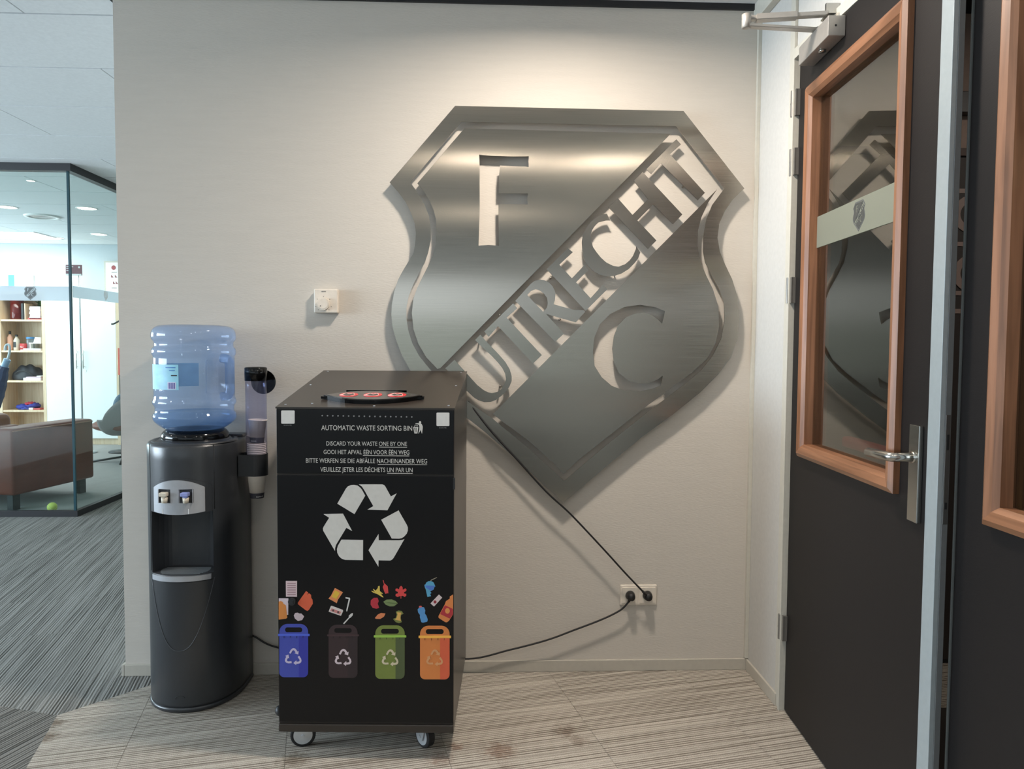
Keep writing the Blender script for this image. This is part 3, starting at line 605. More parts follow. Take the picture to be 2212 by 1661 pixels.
bm.faces.new(rows_[-1]); bm_obj('water', bm, MT['water'], bt, True)
def patch(name, a0, a1, y0, y1, r, m, parent, n=24):
    bm = bmesh.new(); L_ = []
    for k in range(n+1):
        a = camaz+R(a0+(a1-a0)*k/n); L_.append((bm.verts.new((r*math.cos(a), r*math.sin(a), ZB(y0))), bm.verts.new((r*math.cos(a), r*math.sin(a), ZB(y1)))))
    for a, b in zip(L_[:-1], L_[1:]): bm.faces.new((a[0], b[0], b[1], a[1]))
    return bm_obj(name, bm, m, parent, True)
lb = patch('label', -22, -186, 786, 838, .1390, MT['label'], bt, 48)
bc = patch('barcode', -39, -26, 822, 837, .1394, MT['barw'], lb, 6)
for k in range(9): 
    a = -38+k*1.25; patch('barcode_bar', a, a+(.8 if k % 3 else .45), 823, 835.5, .1397, MT['bark'], bt, 1)
patch('volume_text', -33, -24, 807, 809.5, .1396, MT['ink'], bt, 3); patch('label_text', -42, -26, 791, 793, .1396, flat((60, 120, 180)), bt, 3); patch('label_text', -36, -27, 797, 799, .1396, flat((60, 120, 180)), bt, 3)

# ------------------------------------------------------------------ cup dispenser
DX, DY = .5605, -.140
cdp = thing('cup_dispenser', 'clear tube cup dispenser with black bracket on the side of the water cooler', 'cup dispenser', (DX, DY, .82))
lathe('tube', [(.0385, 0.0), (.0385, .355)], MT['tube'], cdp, (0, 0, .03), 48)
lathe('tube', [(.0365, 0.0), (.0365, .355)], MT['tube'], cdp, (0, 0, .03), 48)
lathe('collar', [(.0385, .0), (.0405, .0), (.0405, .047), (.037, .05), (.036, .047), (.036, 0), (.0385, 0)], MT['gloss'], cdp, (0, 0, .352), 48)
bm = bmesh.new(); q = 36
bp_ = [(.0405*math.cos(2*math.pi*k/q), .0405*math.sin(2*math.pi*k/q)) for k in range(q)]
outer = [(x, y) for x, y in bp_ if x > -.002]; outer = sorted(outer, key=lambda p: math.atan2(p[1], p[0]))
poly = outer+[(-.058, .034), (-.058, -.034)]
lo = [bm.verts.new((x, y, 0)) for x, y in poly]; hi = [bm.verts.new((x, y, .080)) for x, y in poly]
for k in range(len(poly)): bm.faces.new((lo[k], lo[(k+1) % len(poly)], hi[(k+1) % len(poly)], hi[k]))
inn = [(.0355*math.cos(2*math.pi*k/q), .0355*math.sin(2*math.pi*k/q)) for k in range(q)]
il = [bm.verts.new((x, y, 0)) for x, y in inn]; ih = [bm.verts.new((x, y, .08)) for x, y in inn]
for k in range(q): bm.faces.new((il[k], ih[k], ih[(k+1) % q], il[(k+1) % q]))
bm_obj('bracket', bm, MT['dk'], cdp)
bm = bmesh.new(); add_tube(bm, [(.012, .052, .345), (.012, .057, .345)], .046, 36); bm_obj('hinged_lid', bm, MT['gloss'], cdp)
def cup_mesh():
    bm = bmesh.new(); n = 32
    pf = [(.0, .001), (.0235, .001), (.0240, .0), (.0325, .083), (.0345, .084), (.0345, .087), (.0325, .0875), (.0318, .085), (.0232, .004), (0, .004)]
    rows_ = []
    for r, z in pf: rows_.append([bm.verts.new((r*math.cos(2*math.pi*k/n), r*math.sin(2*math.pi*k/n), z)) for k in range(n)] if r else [bm.verts.new((0, 0, z))])
    for a, b in zip(rows_[:-1], rows_[1:]):
        for k in range(n):
            k2 = (k+1) % n
            if len(a) == 1: bm.faces.new((a[0], b[k2], b[k]))
            elif len(b) == 1: bm.faces.new((a[k], a[k2], b[0]))
            else: bm.faces.new((a[k], a[k2], b[k2], b[k]))
    bmesh.ops.recalc_face_normals(bm, faces=bm.faces); me = bpy.data.meshes.new('cup'); bm.to_mesh(me); bm.free()
    for p in me.polygons: p.use_smooth = True
    me.materials.append(MT['cup']); return me
def band_mesh(z0, z1):
    bm = bmesh.new(); n = 32; rr = lambda z: .0240+(.0085)*z/.083+.0004
    a = [bm.verts.new((rr(z0)*math.cos(2*math.pi*k/n), rr(z0)*math.sin(2*math.pi*k/n), z0)) for k in range(n)]; b = [bm.verts.new((rr(z1)*math.cos(2*math.pi*k/n), rr(z1)*math.sin(2*math.pi*k/n), z1)) for k in range(n)]
    for k in range(n): bm.faces.new((a[k], a[(k+1) % n], b[(k+1) % n], b[k]))
    me = bpy.data.meshes.new('band'); bm.to_mesh(me); bm.free(); me.materials.append(MT['cupband'])
    for p in me.polygons: p.use_smooth = True
    return me
CM, BM = cup_mesh(), band_mesh(.001, .021)
def wrap_text(s, r0, z, cap, a0, a1, parent):
    me = text_mesh(s); xs = [v.co.x for v in me.vertices]; lo_, hi_ = min(xs), max(xs)
    for v in me.vertices:
        a = camaz+R(a0+(a1-a0)*(v.co.x-lo_)/(hi_-lo_)); v.co = Vector((r0*math.cos(a), r0*math.sin(a), z+v.co.y/CAPH*cap))
    return link('cup_lettering', me, MT['print_'], parent)
cup_label = lambda k: 'bottom paper cup hanging below the black dispenser bracket' if k == 0 else 'white paper cup nested in the stack inside the cup dispenser'
ORD = ['first', 'second', 'third', 'fourth', 'fifth', 'sixth', 'seventh', 'eighth']
for k in range(19):
    c = link('paper_cup', CM, None); c.location = (DX, DY, .7335+k*.0066)
    if k == 0: tag(c, cup_label(0), 'cup'); link('cup_band', BM, None, c); wrap_text('BEANS', .0262, .006, .005, -10, 50, c)
    elif k == 18: tag(c, 'topmost nested paper cup of the stack, just under the loose cup', 'cup')
    elif k >= 10: tag(c, ORD[17-k]+' rim below the topmost cup of the nested stack in the clear tube', 'cup', 'nested paper cups in the dispenser')
    else: tag(c, 'nested paper cup of the stack inside the black dispenser bracket', 'cup', 'nested paper cups in the dispenser')
c = link('paper_cup', CM, None); c.location = (DX+.0015, DY, .7335+18*.0066+.0882); c.rotation_euler = (R(-1), R(2), 0)
tag(c, 'loose paper cup standing alone on top of the stack in the clear tube', 'cup'); link('cup_band', BM, None, c); wrap_text('BEANS', .0262, .006, .005, -60, -10, c)

# ================================================================== WASTE SORTING BIN
BO = Vector((.763, -.612, 0)); BA = R(-2.5); BW = .551; BD = .585
wb_ = thing('waste_sorting_bin', 'tall black automatic waste sorting bin on castors with recycling graphics', 'waste bin', BO, BA)
Mi = (Matrix.Translation(BO) @ Matrix.Rotation(BA, 4, 'Z')).inverted(); bn = Matrix.Rotation(BA, 3, 'Z') @ Vector((0, -1, 0))
def bl(x, y): p = Mi @ on(x, y, BO, bn); return (p.x, p.z)
def blp(pts): return [bl(x, y) for x, y in pts]
ZTF, ZTB = 1.1115, 1.207
prism('body', [(0.004, .108), (BD, .108), (BD, ZTB), (0.004, ZTF-.001)], 0, BW, MT['binb'], wb_, 'x')
lid = prism('lid_sheet', [(-.001, ZTF-.004), (BD+.001, ZTB-.004), (BD+.001, ZTB+.001), (-.001, ZTF+.001)], -.002, BW+.002, MT['binb'], wb_, 'x')
box('top_front_panel', (.001, -.002, .906), (BW-.001, .006, ZTF-.006), MT['binf'], wb_, bev=.0012)
box('door_panel', (.001, -.002, .117), (BW-.001, .006, .900), MT['binf'], wb_, bev=.0012)
box('base_tray', (0, -.004, .085), (BW, BD, .110), MT['binb'], wb_, bev=.002)
box('hinge', (BW-.003, -.004, .86), (BW+.003, .006, .895), MT['dk'], wb_)
bm = bmesh.new(); add_tube(bm, [(-.001, .035, .135), (-.012, .035, .132), (-.018, .035, .128)], [.02, .017, .01], 16); bm_obj('side_knob', bm, MT['dk'], wb_, True)
# screws on lid
sl = math.atan2(ZTB-ZTF, BD)
def lz(y): return ZTF+.001+(ZTB-ZTF)*y/BD
for x, y in ((.02, .03), (.02, .32), (.02, .56), (BW-.02, .03), (BW-.02, .32), (BW-.02, .56), (.3, .02), (.1, .045)):
    bm = bmesh.new(); add_tube(bm, [(x, y, lz(y)), (x, y, lz(y)+.0018)], .0035, 10); bm_obj('screw', bm, MT['zinc'], wb_)
# sensor unit: a lens-shaped bezel lying on the lid
su = bpy.data.objects.new('sensor_unit', None); C.objects.link(su); su.parent = wb_; SC = (.279, .112)
su.location = (SC[0], SC[1], lz(SC[1])-.001); su.rotation_euler = (sl, 0, 0)
def lens(hw, hd, n=20): return [(-hw+2*hw*k/n, -hd*(1-(abs(-1+2*k/n))**2.2)) for k in range(n+1)]+[(hw-2*hw*k/n, hd*(1-(abs(1-2*k/n))**2.2)) for k in range(1, n)]
prism('bezel', lens(.160, .070), 0, .014, MT['gloss'], su, 'z')
prism('window_pane', lens(.151, .063), .014, .0155, mat('sensor_acrylic', (66, 62, 58), .12), su, 'z')
box('bezel_ear', (-.166, -.012, .004), (-.14, .004, .012), MT['gloss'], su); box('bezel_ear', (.14, -.012, .004), (.166, .004, .012), MT['gloss'], su)
box('pane_edge', (-.1, .060, .0), (.1, .066, .017), MT['gloss'], su)
for cx in (-.078, 0, .078):
    bm = bmesh.new(); add_tube(bm, [(cx, -.002, .0155), (cx, -.002, .0162)], .030, 36); bm_obj('red_disc', bm, MT['red'], su)
    bm = bmesh.new(); add_tube(bm, [(cx, -.002, .0162), (cx, -.002, .0166)], .018, 36); bm_obj('sensor_eye', bm, MT['hole'], su)
    wl = [(cx-.026, -.014, .0168), (cx-.012, .014, .0168), (cx, .004, .0168), (cx+.014, .014, .0168), (cx+.02, -.014, .0168), (cx-.026, -.014, .0168)]
    tube('pale_outline', wl, .0014, flat((236, 200, 190)), su, 6)
YF = -.0021
def dec(name, pts, col, lay=1, parent=None, cv=True):
    m = col if not isinstance(col, tuple) else flat(col)
    loops = pts if isinstance(pts[0][0], (tuple, list)) else [pts]
    return plate(name, [blp(l) for l in loops], YF-.0005*lay, YF-.0005*(lay-1), m, parent or wb_)
def tline(s, x0, x1, yb, ycap, und=None):
    a, zb = bl(x0, yb); b, _ = bl(x1, yb); _, zc = bl((x0+x1)/2, ycap); zb = (zb+bl(x1, yb)[1])/2
    text('printed_text', s, a, b, zb, zc-zb, YF-.0006, MT['print_'], wb_)
    if und:
        (ua, uz), (ub, _) = bl(und[0], yb+2.4), bl(und[1], yb+2.4); plate('text_underline', [[(ua, uz-.0016), (ub, uz-.0016), (ub, uz), (ua, uz)]], YF-.0006, YF-.0001, MT['print_'], wb_)
s6 = 3.611
tline('AUTOMATIC WASTE SORTING BIN', 694.5, 890.5, 929.5, 919)
tline('DISCARD YOUR WASTE ONE BY ONE', 705.5, 879.5, 962.5, 953.5, (819, 879.5))
tline('GOOI HET AFVAL ÉÉN VOOR ÉÉN WEG', 699.5, 884.5, 981, 972, (784.5, 884.5))
tline('BITTE WERFEN SIE DIE ABFÄLLE NACHEINANDER WEG', 661.5, 922.8, 1000, 990.5, (816.5, 922.8))
tline('VEUILLEZ JETER LES DÉCHETS UN PAR UN', 692.5, 891.5, 1019, 1009.5, (836.5, 891.5))
for k in range(18):
    x = 696.5+k*(889.8-696.5)/17; y = 897.6+k*.17; dec('printed_dot', [circ(x, y, 1.7, 10)], MT['grey'])
for x0, y0, x1, y1 in ((608, 886.5, 637, 915), (943, 891, 971, 920)):
    dec('blank_sticker', [rrect(x0, y0, x1, y1, 2)], MT['sticker'])
for x0, x1, y in ((613.5, 630.5, 919.5), (948.5, 964.5, 925)):
    a, zb = bl(x0, y); b, _ = bl(x1, y); text('printed_text', 'SCAN ME', a, b, zb, .0036, YF-.0006, MT['grey'], wb_)
zp = lambda pts: Z(870, 890, 27.68, pts)
dec('litter_figure', [zp(circ(1040, 605, 68, 18))], MT['print_']); dec('litter_figure', [zp([(755, 665), (950, 660), (1100, 680), (1150, 740), (1195, 840), (1200, 950), (1180, 1100), (1160, 1280), (1140, 1270), (1080, 1060), (960, 1280), (940, 1270), (990, 1050), (1000, 850), (960, 750), (880, 720), (780, 705)])], MT['print_'])
dec('litter_basket', [zp([(630, 885), (935, 885), (885, 1275), (705, 1275)]), zp([(690, 940), (730, 940), (760, 1210), (735, 1210)]), zp([(810, 940), (840, 940), (830, 1210), (810, 1210)]), zp([(755, 940), (780, 940), (790, 1210), (778, 1210)])], MT['print_'])
dec('litter_paper', [zp([(690, 860), (740, 755), (900, 770), (890, 830), (850, 870), (860, 800), (760, 790), (715, 870)])], MT['print_'])
s7 = lambda pts: Z(680, 1020, 7.55, pts)
for pts in ([(370,510),(510,265),(540,230),(590,208),(640,203),(700,215),(740,245),(770,280),(825,380),(650,680)],
 [(720,195),(1100,195),(1130,205),(1150,225),(1242,392),(1337,342),(1187,618),(860,607),(957,550),(810,290),(770,230)],
 [(1085,772),(1368,620),(1505,860),(1520,900),(1520,950),(1500,1000),(1460,1045),(1420,1072),(1380,1080),(1258,1078)],
 [(1465,1085),(1290,1390),(1265,1420),(1230,1437),(1042,1433),(1040,1538),(878,1268),(1042,1003),(1045,1107),(1380,1107),(1430,1100)],
 [(437,1096),(790,1102),(788,1430),(500,1425),(450,1412),(400,1370),(370,1310),(365,1250),(380,1195)],
 [(145,680),(462,672),(612,955),(517,903),(350,1180),(335,1230),(332,1280),(140,950),(135,915),(150,880),(237,740)]):
    dec('recycling_arrow', [s7(pts)], MT['print_'])
# four printed wheelie bins
q5 = lambda pts: Z(600, 1340, 5.672, pts)
def dome(x0, x1, y0, y1):
    r = (x1-x0)*.28; P = [(x0, y1)]
    for k in range(9): t = R(180+90*k/8); P.append((x0+r+r*math.cos(t), y0+r+r*math.sin(t)))
    for k in range(9): t = R(270+90*k/8); P.append((x1-r+r*math.cos(t), y0+r+r*math.sin(t)))
    return P+[(x1, y1)]
def body_(x0, x1, y0, y1):
    r = 60; P = [(x0, y0), (x1, y0)]
    for k in range(7): t = R(90*k/6); P.append((x1-r+r*math.cos(t), y1-r+r*math.sin(t)))
    for k in range(7): t = R(90+90*k/6); P.append((x0+r+r*math.cos(t), y1-r+r*math.sin(t)))
    return P
def halfr(P, xm): return clip(P, -1, 0, -xm)
for (x0, x1, y0, yb, yc, ye, xs_, c1, c2, c3, ca, cs) in ((22, 375, 40, 160, 188, 692, 262, (62, 72, 160), (48, 52, 150), (76, 96, 200), (190, 180, 205), 195),
     (625, 980, 50, 168, 190, 700, 860, (50, 34, 36), (42, 30, 32), (62, 42, 44), (205, 188, 192), 805), (1197, 1557, 57, 178, 205, 712, 1445, (112, 124, 56), (76, 86, 52), (146, 184, 74), (200, 186, 158), 1380),
     (1745, 2106, 62, 182, 214, 718, 1990, (206, 122, 62), (208, 92, 60), (240, 176, 72), (206, 148, 100), 1925)):
    pb = dec('bin_print', [q5(body_(x0, x1, yc-2, ye))], c1, 1); halfb = q5(halfr(body_(x0, x1, yc-2, ye), xs_))
    dec('bin_print_shade', [halfb], c2, 2, pb)
    dec('bin_print', [q5(dome(x0, x1, y0, yb+3)), q5(rrect(x0+70, yb-78, x1-72, yb-18, 28))], c1, 1)
    dec('bin_print_rim', [q5(rrect(max(x0-18, 6), yb, x1+18, yc, 5))], c3, 2)
    for k in range(4): xx = x0+(x1-x0)*(.16+.22*k); dec('bin_print_notch', [q5([(xx-4, yc+2), (xx+6, yc+2), (xx, yc+30)])], tuple(int(v*.5) for v in c1), 3)
    ym = 435 if x0 < 1000 else 450
    if x0 == 625: ym = 445
    AR = [(753,410),(772,372),(790,355),(808,350),(828,355),(845,375),(855,392),(870,385),(865,427),(818,412),(832,402),(822,385),(812,376),(800,376),(790,386),(775,418)]
    for a0 in (0, 120, 240):       # three bent arrows
        c_, s_ = math.cos(R(a0)), math.sin(R(a0))
        dec('bin_print_arrow', [q5([(cs+(x-805)*c_-(y-462)*s_, ym+12+(x-805)*s_+(y-462)*c_) for x, y in AR])], ca, 3)
a1 = lambda pts: Z(590, 1240, 11.06, pts); a2 = lambda pts: Z(790, 1240, 11.06, pts)
WP = 'waste_print'
o = dec(WP, [a1([(308, 158), (577, 158), (575, 537), (312, 535)])], (208, 184, 186))
for k in range(6): dec('waste_print_line', [a1([(345, 205+53*k), (545, 205+53*k), (545, 222+53*k), (345, 222+53*k)])], (150, 112, 118), 2, o)
o = dec(WP, [a1([(140, 570), (370, 572), (365, 965), (140, 965)])], (205, 190, 196)); dec('waste_print_spill', [a1([(140, 650), (190, 635), (235, 660), (250, 700), (310, 740), (335, 960), (345, 1030), (320, 1055), (140, 1080)])], (204, 128, 62), 2, o)
bm = bmesh.new(); kx, kz = bl(632, 1298); add_tube(bm, [(kx, -.002, kz), (kx, -.010, kz)], .0115, 24); add_tube(bm, [(kx, -.010, kz), (kx, -.012, kz)], .0055, 16); bm_obj('door_lock', bm, MT['dk'], wb_)
dec(WP, [a1([(790, 400), (845, 435), (815, 495), (860, 450), (910, 490), (915, 560), (945, 605), (955, 700), (860, 850), (825, 872), (790, 860), (595, 710), (600, 670)])], (208, 92, 60))
dec(WP, [a1([(500, 980), (530, 925), (590, 915), (630, 935), (680, 935), (745, 1005), (700, 1090), (600, 1113), (525, 1055)])], (190, 172, 176))
o = dec(WP, [a1([(1480, 325), (1672, 430), (1550, 610), (1525, 690), (1450, 645), (1327, 578), (1380, 520)])], (216, 134, 84)); dec('waste_print_detail', [a1([(1490, 380), (1600, 440), (1520, 590), (1400, 530)])], (212, 172, 60), 2, o)
o = dec(WP, [a1([(1385, 755), (1410, 752), (1670, 850), (1675, 880), (1625, 990), (1330, 890)])], (206, 196, 190)); dec('waste_print_detail', [a1([(1400, 810), (1630, 895), (1600, 955), (1370, 870)])], (196, 128, 124), 2, o)
for cx, cz in ((1440, 860), (1560, 900)): dec('waste_print_reel', [a1(circ(cx, cz, 26, 14))], (90, 66, 66), 3, o)
dec(WP, [a1([(1735, 545), (1835, 560), (1845, 590), (1775, 880), (1755, 885), (1752, 850), (1810, 590), (1735, 575)])], (206, 204, 200))
dec(WP, [a1([(1675, 1170), (1810, 1030), (1815, 980), (1870, 935), (1912, 925), (1905, 980), (1860, 1030), (1830, 1045), (1700, 1190)])], (200, 196, 192))
dec(WP, [a2([(130, 395), (175, 400), (225, 430), (180, 360), (185, 345), (240, 390), (290, 330), (300, 285), (335, 275), (340, 400), (410, 455), (405, 470), (360, 455), (430, 550), (400, 545), (280, 470), (190, 440)])], (214, 184, 84))
dec(WP, [a2([(410, 140), (430, 140), (445, 215), (480, 240), (530, 290), (545, 455), (520, 450), (475, 465), (450, 420), (410, 300), (440, 240)])], (204, 68, 66))
dec(WP, [a2([(848, 272), (885, 310), (890, 370), (950, 335), (980, 370), (960, 405), (915, 425), (925, 460), (970, 465), (970, 510), (935, 540), (880, 510), (855, 515), (850, 582), (838, 580), (835, 515), (760, 540), (715, 515), (720, 470), (770, 455), (775, 420), (715, 395), (715, 350), (750, 335), (800, 360), (810, 310)])], (208, 66, 64))
dec(WP, [a2([(200, 560), (285, 558), (315, 640), (290, 700), (325, 800), (260, 822), (170, 800), (120, 720), (125, 620)])], (176, 46, 58))
o = dec(WP, [a2([(425, 655), (500, 605), (620, 598), (720, 640), (768, 695), (680, 760), (580, 765), (480, 725)])], (116, 132, 84)); dec('waste_print_vein', [a2([(440, 655), (600, 675), (755, 690), (755, 700), (600, 690)])], (70, 90, 44), 2, o)
dec(WP, [a2([(222, 1045), (290, 960), (370, 922), (475, 935), (440, 1010), (350, 1065), (250, 1062)])], (208, 124, 80))
o = dec(WP, [a2([(720, 895), (790, 865), (870, 880), (890, 925), (912, 935), (850, 970), (838, 1040), (865, 1140), (800, 1165), (720, 1140), (655, 1065), (720, 1040), (745, 960)])], (118, 122, 62)); dec('waste_print_detail', [a2([(750, 905), (860, 915), (835, 970), (830, 1060), (845, 1110), (700, 1080), (740, 1040), (765, 960)])], (212, 164, 88), 2, o)
o = dec(WP, [a2([(1405, 250), (1430, 240), (1450, 195), (1500, 165), (1560, 160), (1620, 190), (1645, 240), (1665, 290), (1640, 310), (1630, 360), (1540, 410), (1575, 445), (1540, 470), (1565, 520), (1475, 540), (1440, 370), (1415, 310)])], (88, 158, 190)); dec('waste_print_straw', [a2([(1545, 160), (1560, 130), (1700, 68), (1706, 80), (1575, 145), (1560, 165)])], (150, 140, 120), 2, o); dec('waste_print_detail', [a2([(1425, 265), (1660, 275), (1600, 380), (1540, 380), (1430, 310)])], (76, 116, 190), 2, o)
o = dec(WP, [a2([(1750, 482), (1830, 555), (1635, 768), (1550, 695)])], (208, 190, 188)); dec('waste_print_detail', [a2(circ(1658, 658, 36, 16))], (140, 40, 50), 2, o)
o = dec(WP, [a2([(1285, 790), (1350, 780), (1395, 790), (1425, 860), (1415, 940), (1450, 980), (1485, 1080), (1470, 1130), (1370, 1155), (1330, 1140), (1295, 1020), (1300, 970), (1255, 910), (1242, 840)])], (82, 140, 192)); dec('waste_print_cap', [a2([(1272, 790), (1280, 755), (1330, 748), (1352, 785)])], (210, 92, 94), 2, o)
o = dec(WP, [a2([(2090, 480), (2090, 950), (1990, 1110), (1940, 1145), (1900, 1140), (1745, 1040), (1738, 1000), (1890, 720), (1920, 640), (2010, 580), (2010, 530)])], (212, 126, 68)); dec('waste_print_detail', [a2([(1895, 735), (2085, 825), (2085, 950), (2010, 1055), (1780, 945)])], (172, 46, 54), 2, o); dec('waste_print_dot', [a2(circ(1955, 870, 56, 18, 66))], (214, 140, 74), 3, o)
# castors
def castor(x, y, steer, brake=False):
    c = bpy.data.objects.new('castor', None); C.objects.link(c); c.parent = wb_; c.location = (x, y, 0); c.rotation_euler = (0, 0, steer)
    r = .040
    bm = bmesh.new(); add_tube(bm, [(0, -.013, r), (0, -.011, r), (0, .011, r), (0, .013, r)], [r-.004, r, r, r-.004], 36); bm_obj('tyre', bm, MT['tyre'], c)
    bm = bmesh.new(); add_tube(bm, [(0, -.0145, r), (0, .0145, r)], .030, 32); bm_obj('wheel_disc', bm, MT['zinc'], c)
    bm = bmesh.new()
    for s in (-1, 1):
        pl = [(-.022, .078), (.026, .078), (.012, .030), (.004, .026), (-.006, .026), (-.014, .032)]
        a = [bm.verts.new((u, s*.018, v)) for u, v in pl]; b = [bm.verts.new((u, s*.0205, v)) for u, v in pl]
        bm.faces.new(a); bm.faces.new(b[::-1])
        for i in range(6): bm.faces.new((a[i], b[i], b[(i+1) % 6], a[(i+1) % 6]))
    abox(bm, (-.024, -.0205, .076), (.027, .0205, .079)); add_tube(bm, [(0, -.024, r), (0, .024, r)], .0055, 12); add_tube(bm, [(0, 0, .078), (0, 0, .085)], .02, 20)
    bm_obj('fork', bm, MT['zinc'], c)
castor(.055, .075, R(12)); castor(.452, .075, R(-48)); castor(.055, .51, R(30)); castor(.495, .51, R(80))

# ================================================================== DOORS
H0 = Vector((HX, HY, 0)); dd = Vector((-.0583, -.9983, 0)).normalized(); nn_ = Vector((-dd.y, dd.x, 0))*-1      # nn_: away from hall? fixed below
ang = math.atan2(dd.y, dd.x); room = Matrix.Rotation(ang, 3, 'Z') @ Vector((0, -1, 0))
Di = (Matrix.Translation(H0) @ Matrix.Rotation(ang, 4, 'Z')).inverted()
def dl(x, y, off=0): p = Di @ on(x, y, H0+room*off, room); return (p.x, p.z)
def make_door(name, loc, rz, mirror=False, u1=.772, z0=.940):
    d = base_empty(name, loc, rz); LW, LZ = .955, 2.292; u0, z1 = .108, 2.166; T = .042
    def X(a, b): return (a, b) if not mirror else (LW-b, LW-a)
    def bx(nm, a0, a1, y0, y1, zz0, zz1, m, parent=d, bev=0): 
        p, q = X(a0, a1); return box(nm, (p, y0, zz0), (q, y1, zz1), m, parent, bev)
    f = .044
    bx('door_leaf', .004, u0+.02, 0, T, .008, LZ, MT['door']); bx('door_leaf', u1-.02, .897, 0, T, .008, LZ, MT['door'])
    bx('door_leaf', u0+.02, u1-.02, 0, T, .008, z0+.02, MT['door']); bx('door_leaf', u0+.02, u1-.02, 0, T, z1-.02, LZ, MT['door'])
    bx('edge_strip', .897, .9465, -.0015, .010, .008, LZ, MT['alu'], bev=.001)
    bx('lock_edge', .897, .9475, .010, .024, .008, LZ, MT['doorb'], bev=.001)
    # mitred timber bead frame, both bevelled sections
    def rail(pts, m, nm='window_bead'):
        bm = bmesh.new(); P = [(p[0] if not mirror else LW-p[0], p[1]) for p in pts]
        o0, o1, i1, i0 = P
        def mid(a, b, t): return (a[0]+(b[0]-a[0])*t, a[1]+(b[1]-a[1])*t)
        secs = []
        for (o_, i_) in ((o0, i0), (o1, i1)):
            secs.append([(o_, 0), (mid(o_, i_, .0), -.016), (mid(o_, i_, .30), -.024), (mid(o_, i_, .75), -.020), (i_, -.010), (i_, .034)])
        vs = [[bm.verts.new((q[0][0], q[1], q[0][1])) for q in s] for s in secs]
        for k in range(5): bm.faces.new((vs[0][k], vs[0][k+1], vs[1][k+1], vs[1][k]))
        bm.faces.new(vs[0][::-1]); bm.faces.new(vs[1])
        bm_obj(nm, bm, m, d)
    rail([(u0, z0), (u0, z1), (u0+f, z1-f), (u0+f, z0+f)], MT['wood']); rail([(u1, z1), (u1, z0), (u1-f, z0+f), (u1-f, z1-f)], MT['wood'])
    rail([(u1, z0), (u0, z0), (u0+f, z0+f), (u1-f, z0+f)], MT['woodh']); rail([(u0, z1), (u1, z1), (u1-f, z1-f), (u0+f, z1-f)], MT['woodh'])
    bx('glass_pane', u0+.02, u1-.02, .018, .022, z0+.02, z1-.02, MT['gdoor'])
    bx('frosted_band', u0+f-.006, u1-f+.006, .0155, .0175, 1.634, 1.735, MT['frost2'])
    bx('rear_bead', u0+f-.0, u0+f+.018, .024, T+.014, z0+f, z1-f, MT['wood']); bx('rear_bead', u1-f-.018, u1-f, .024, T+.014, z0+f, z1-f, MT['wood'])
    bx('rear_bead', u0+f, u1-f, .024, T+.014, z0+f-.016, z0+f, MT['woodh'])
    bx('push_bar', .20, .74, T+.05, T+.085, .985, 1.02, MT['redb'], bev=.01)
    return d, bx
d1, bx1 = make_door('door_1', H0, ang)
for o in mini_crest('crest_print', d1, .463, 1.6845, .092, .0148): pass
pl_ = box('handle_plate', (.833, -.011, .890), (.879, -.0005, 1.122), MT['ss'], d1, bev=.0015)
bm = bmesh.new(); add_tube(bm, [(.857, -.010, 1.045), (.857, -.056, 1.045), (.8555, -.062, 1.045), (.850, -.066, 1.045), (.742, -.066, 1.041), (.740, -.066, 1.041)], [.0112, .0112, .0115, .0112, .0112, .009], 20); add_tube(bm, [(.857, -.011, 1.045), (.857, -.016, 1.045)], .0135, 20); bm_obj('door_handle', bm, MT['ss'], d1, True)
box('lock_faceplate', (.9470, .012, .905), (.9485, .022, 1.155), mat('faceplate', (110, 108, 104), .4, .8), d1, bev=.0005)
box('latch_hole', (.948, .0145, 1.075), (.9495, .0195, 1.11), MT['hole'], d1); box('latch_hole', (.948, .0145, .94), (.9495, .0195, .955), MT['hole'], d1)
HG = mat('hinge_steel', (132, 128, 122), .35, .5)
for z0_, z1_ in ((2.108, 2.197), (1.905, 1.997), (1.462, 1.552), (.26, .35)):
    bm = bmesh.new(); add_tube(bm, [(-.012, -.017, z0_), (-.012, -.017, z1_)], .0075, 16); add_tube(bm, [(-.012, -.017, (z0_+z1_)/2-.001), (-.012, -.017, (z0_+z1_)/2+.001)], .0083, 16)
    abox(bm, (-.008, -.015, z0_), (.012, -.010, z1_)); abox(bm, (.006, -.012, z0_), (.012, .0, z1_))
    bm_obj('hinge', bm, HG, d1)
d2, bx2 = make_door('door_2', (W-.001, -1.291, 0), R(-90), u1=.837, z0=.932)
for o in list(d2.children):
    if o.name.startswith('push_bar'): bpy.data.objects.remove(o)
# door 2 is hinged on the far side: flip its layout so the strip sits at the meeting edge
for o in d2.children:
    for v in o.data.vertices: v.co.x = .955-v.co.x
    o.data.flip_normals()
    if o.name.startswith('edge_strip'):
        for v in o.data.vertices: v.co.y = max(v.co.y, 0)
for o in list(d2.children):
    if o.name.startswith(('edge_strip', 'lock_edge')):
        o.data.materials[0] = MT['door']
box('edge_line', (-.002, -.0005, .008), (.0, .04, 2.292), MT['alu'], d2)

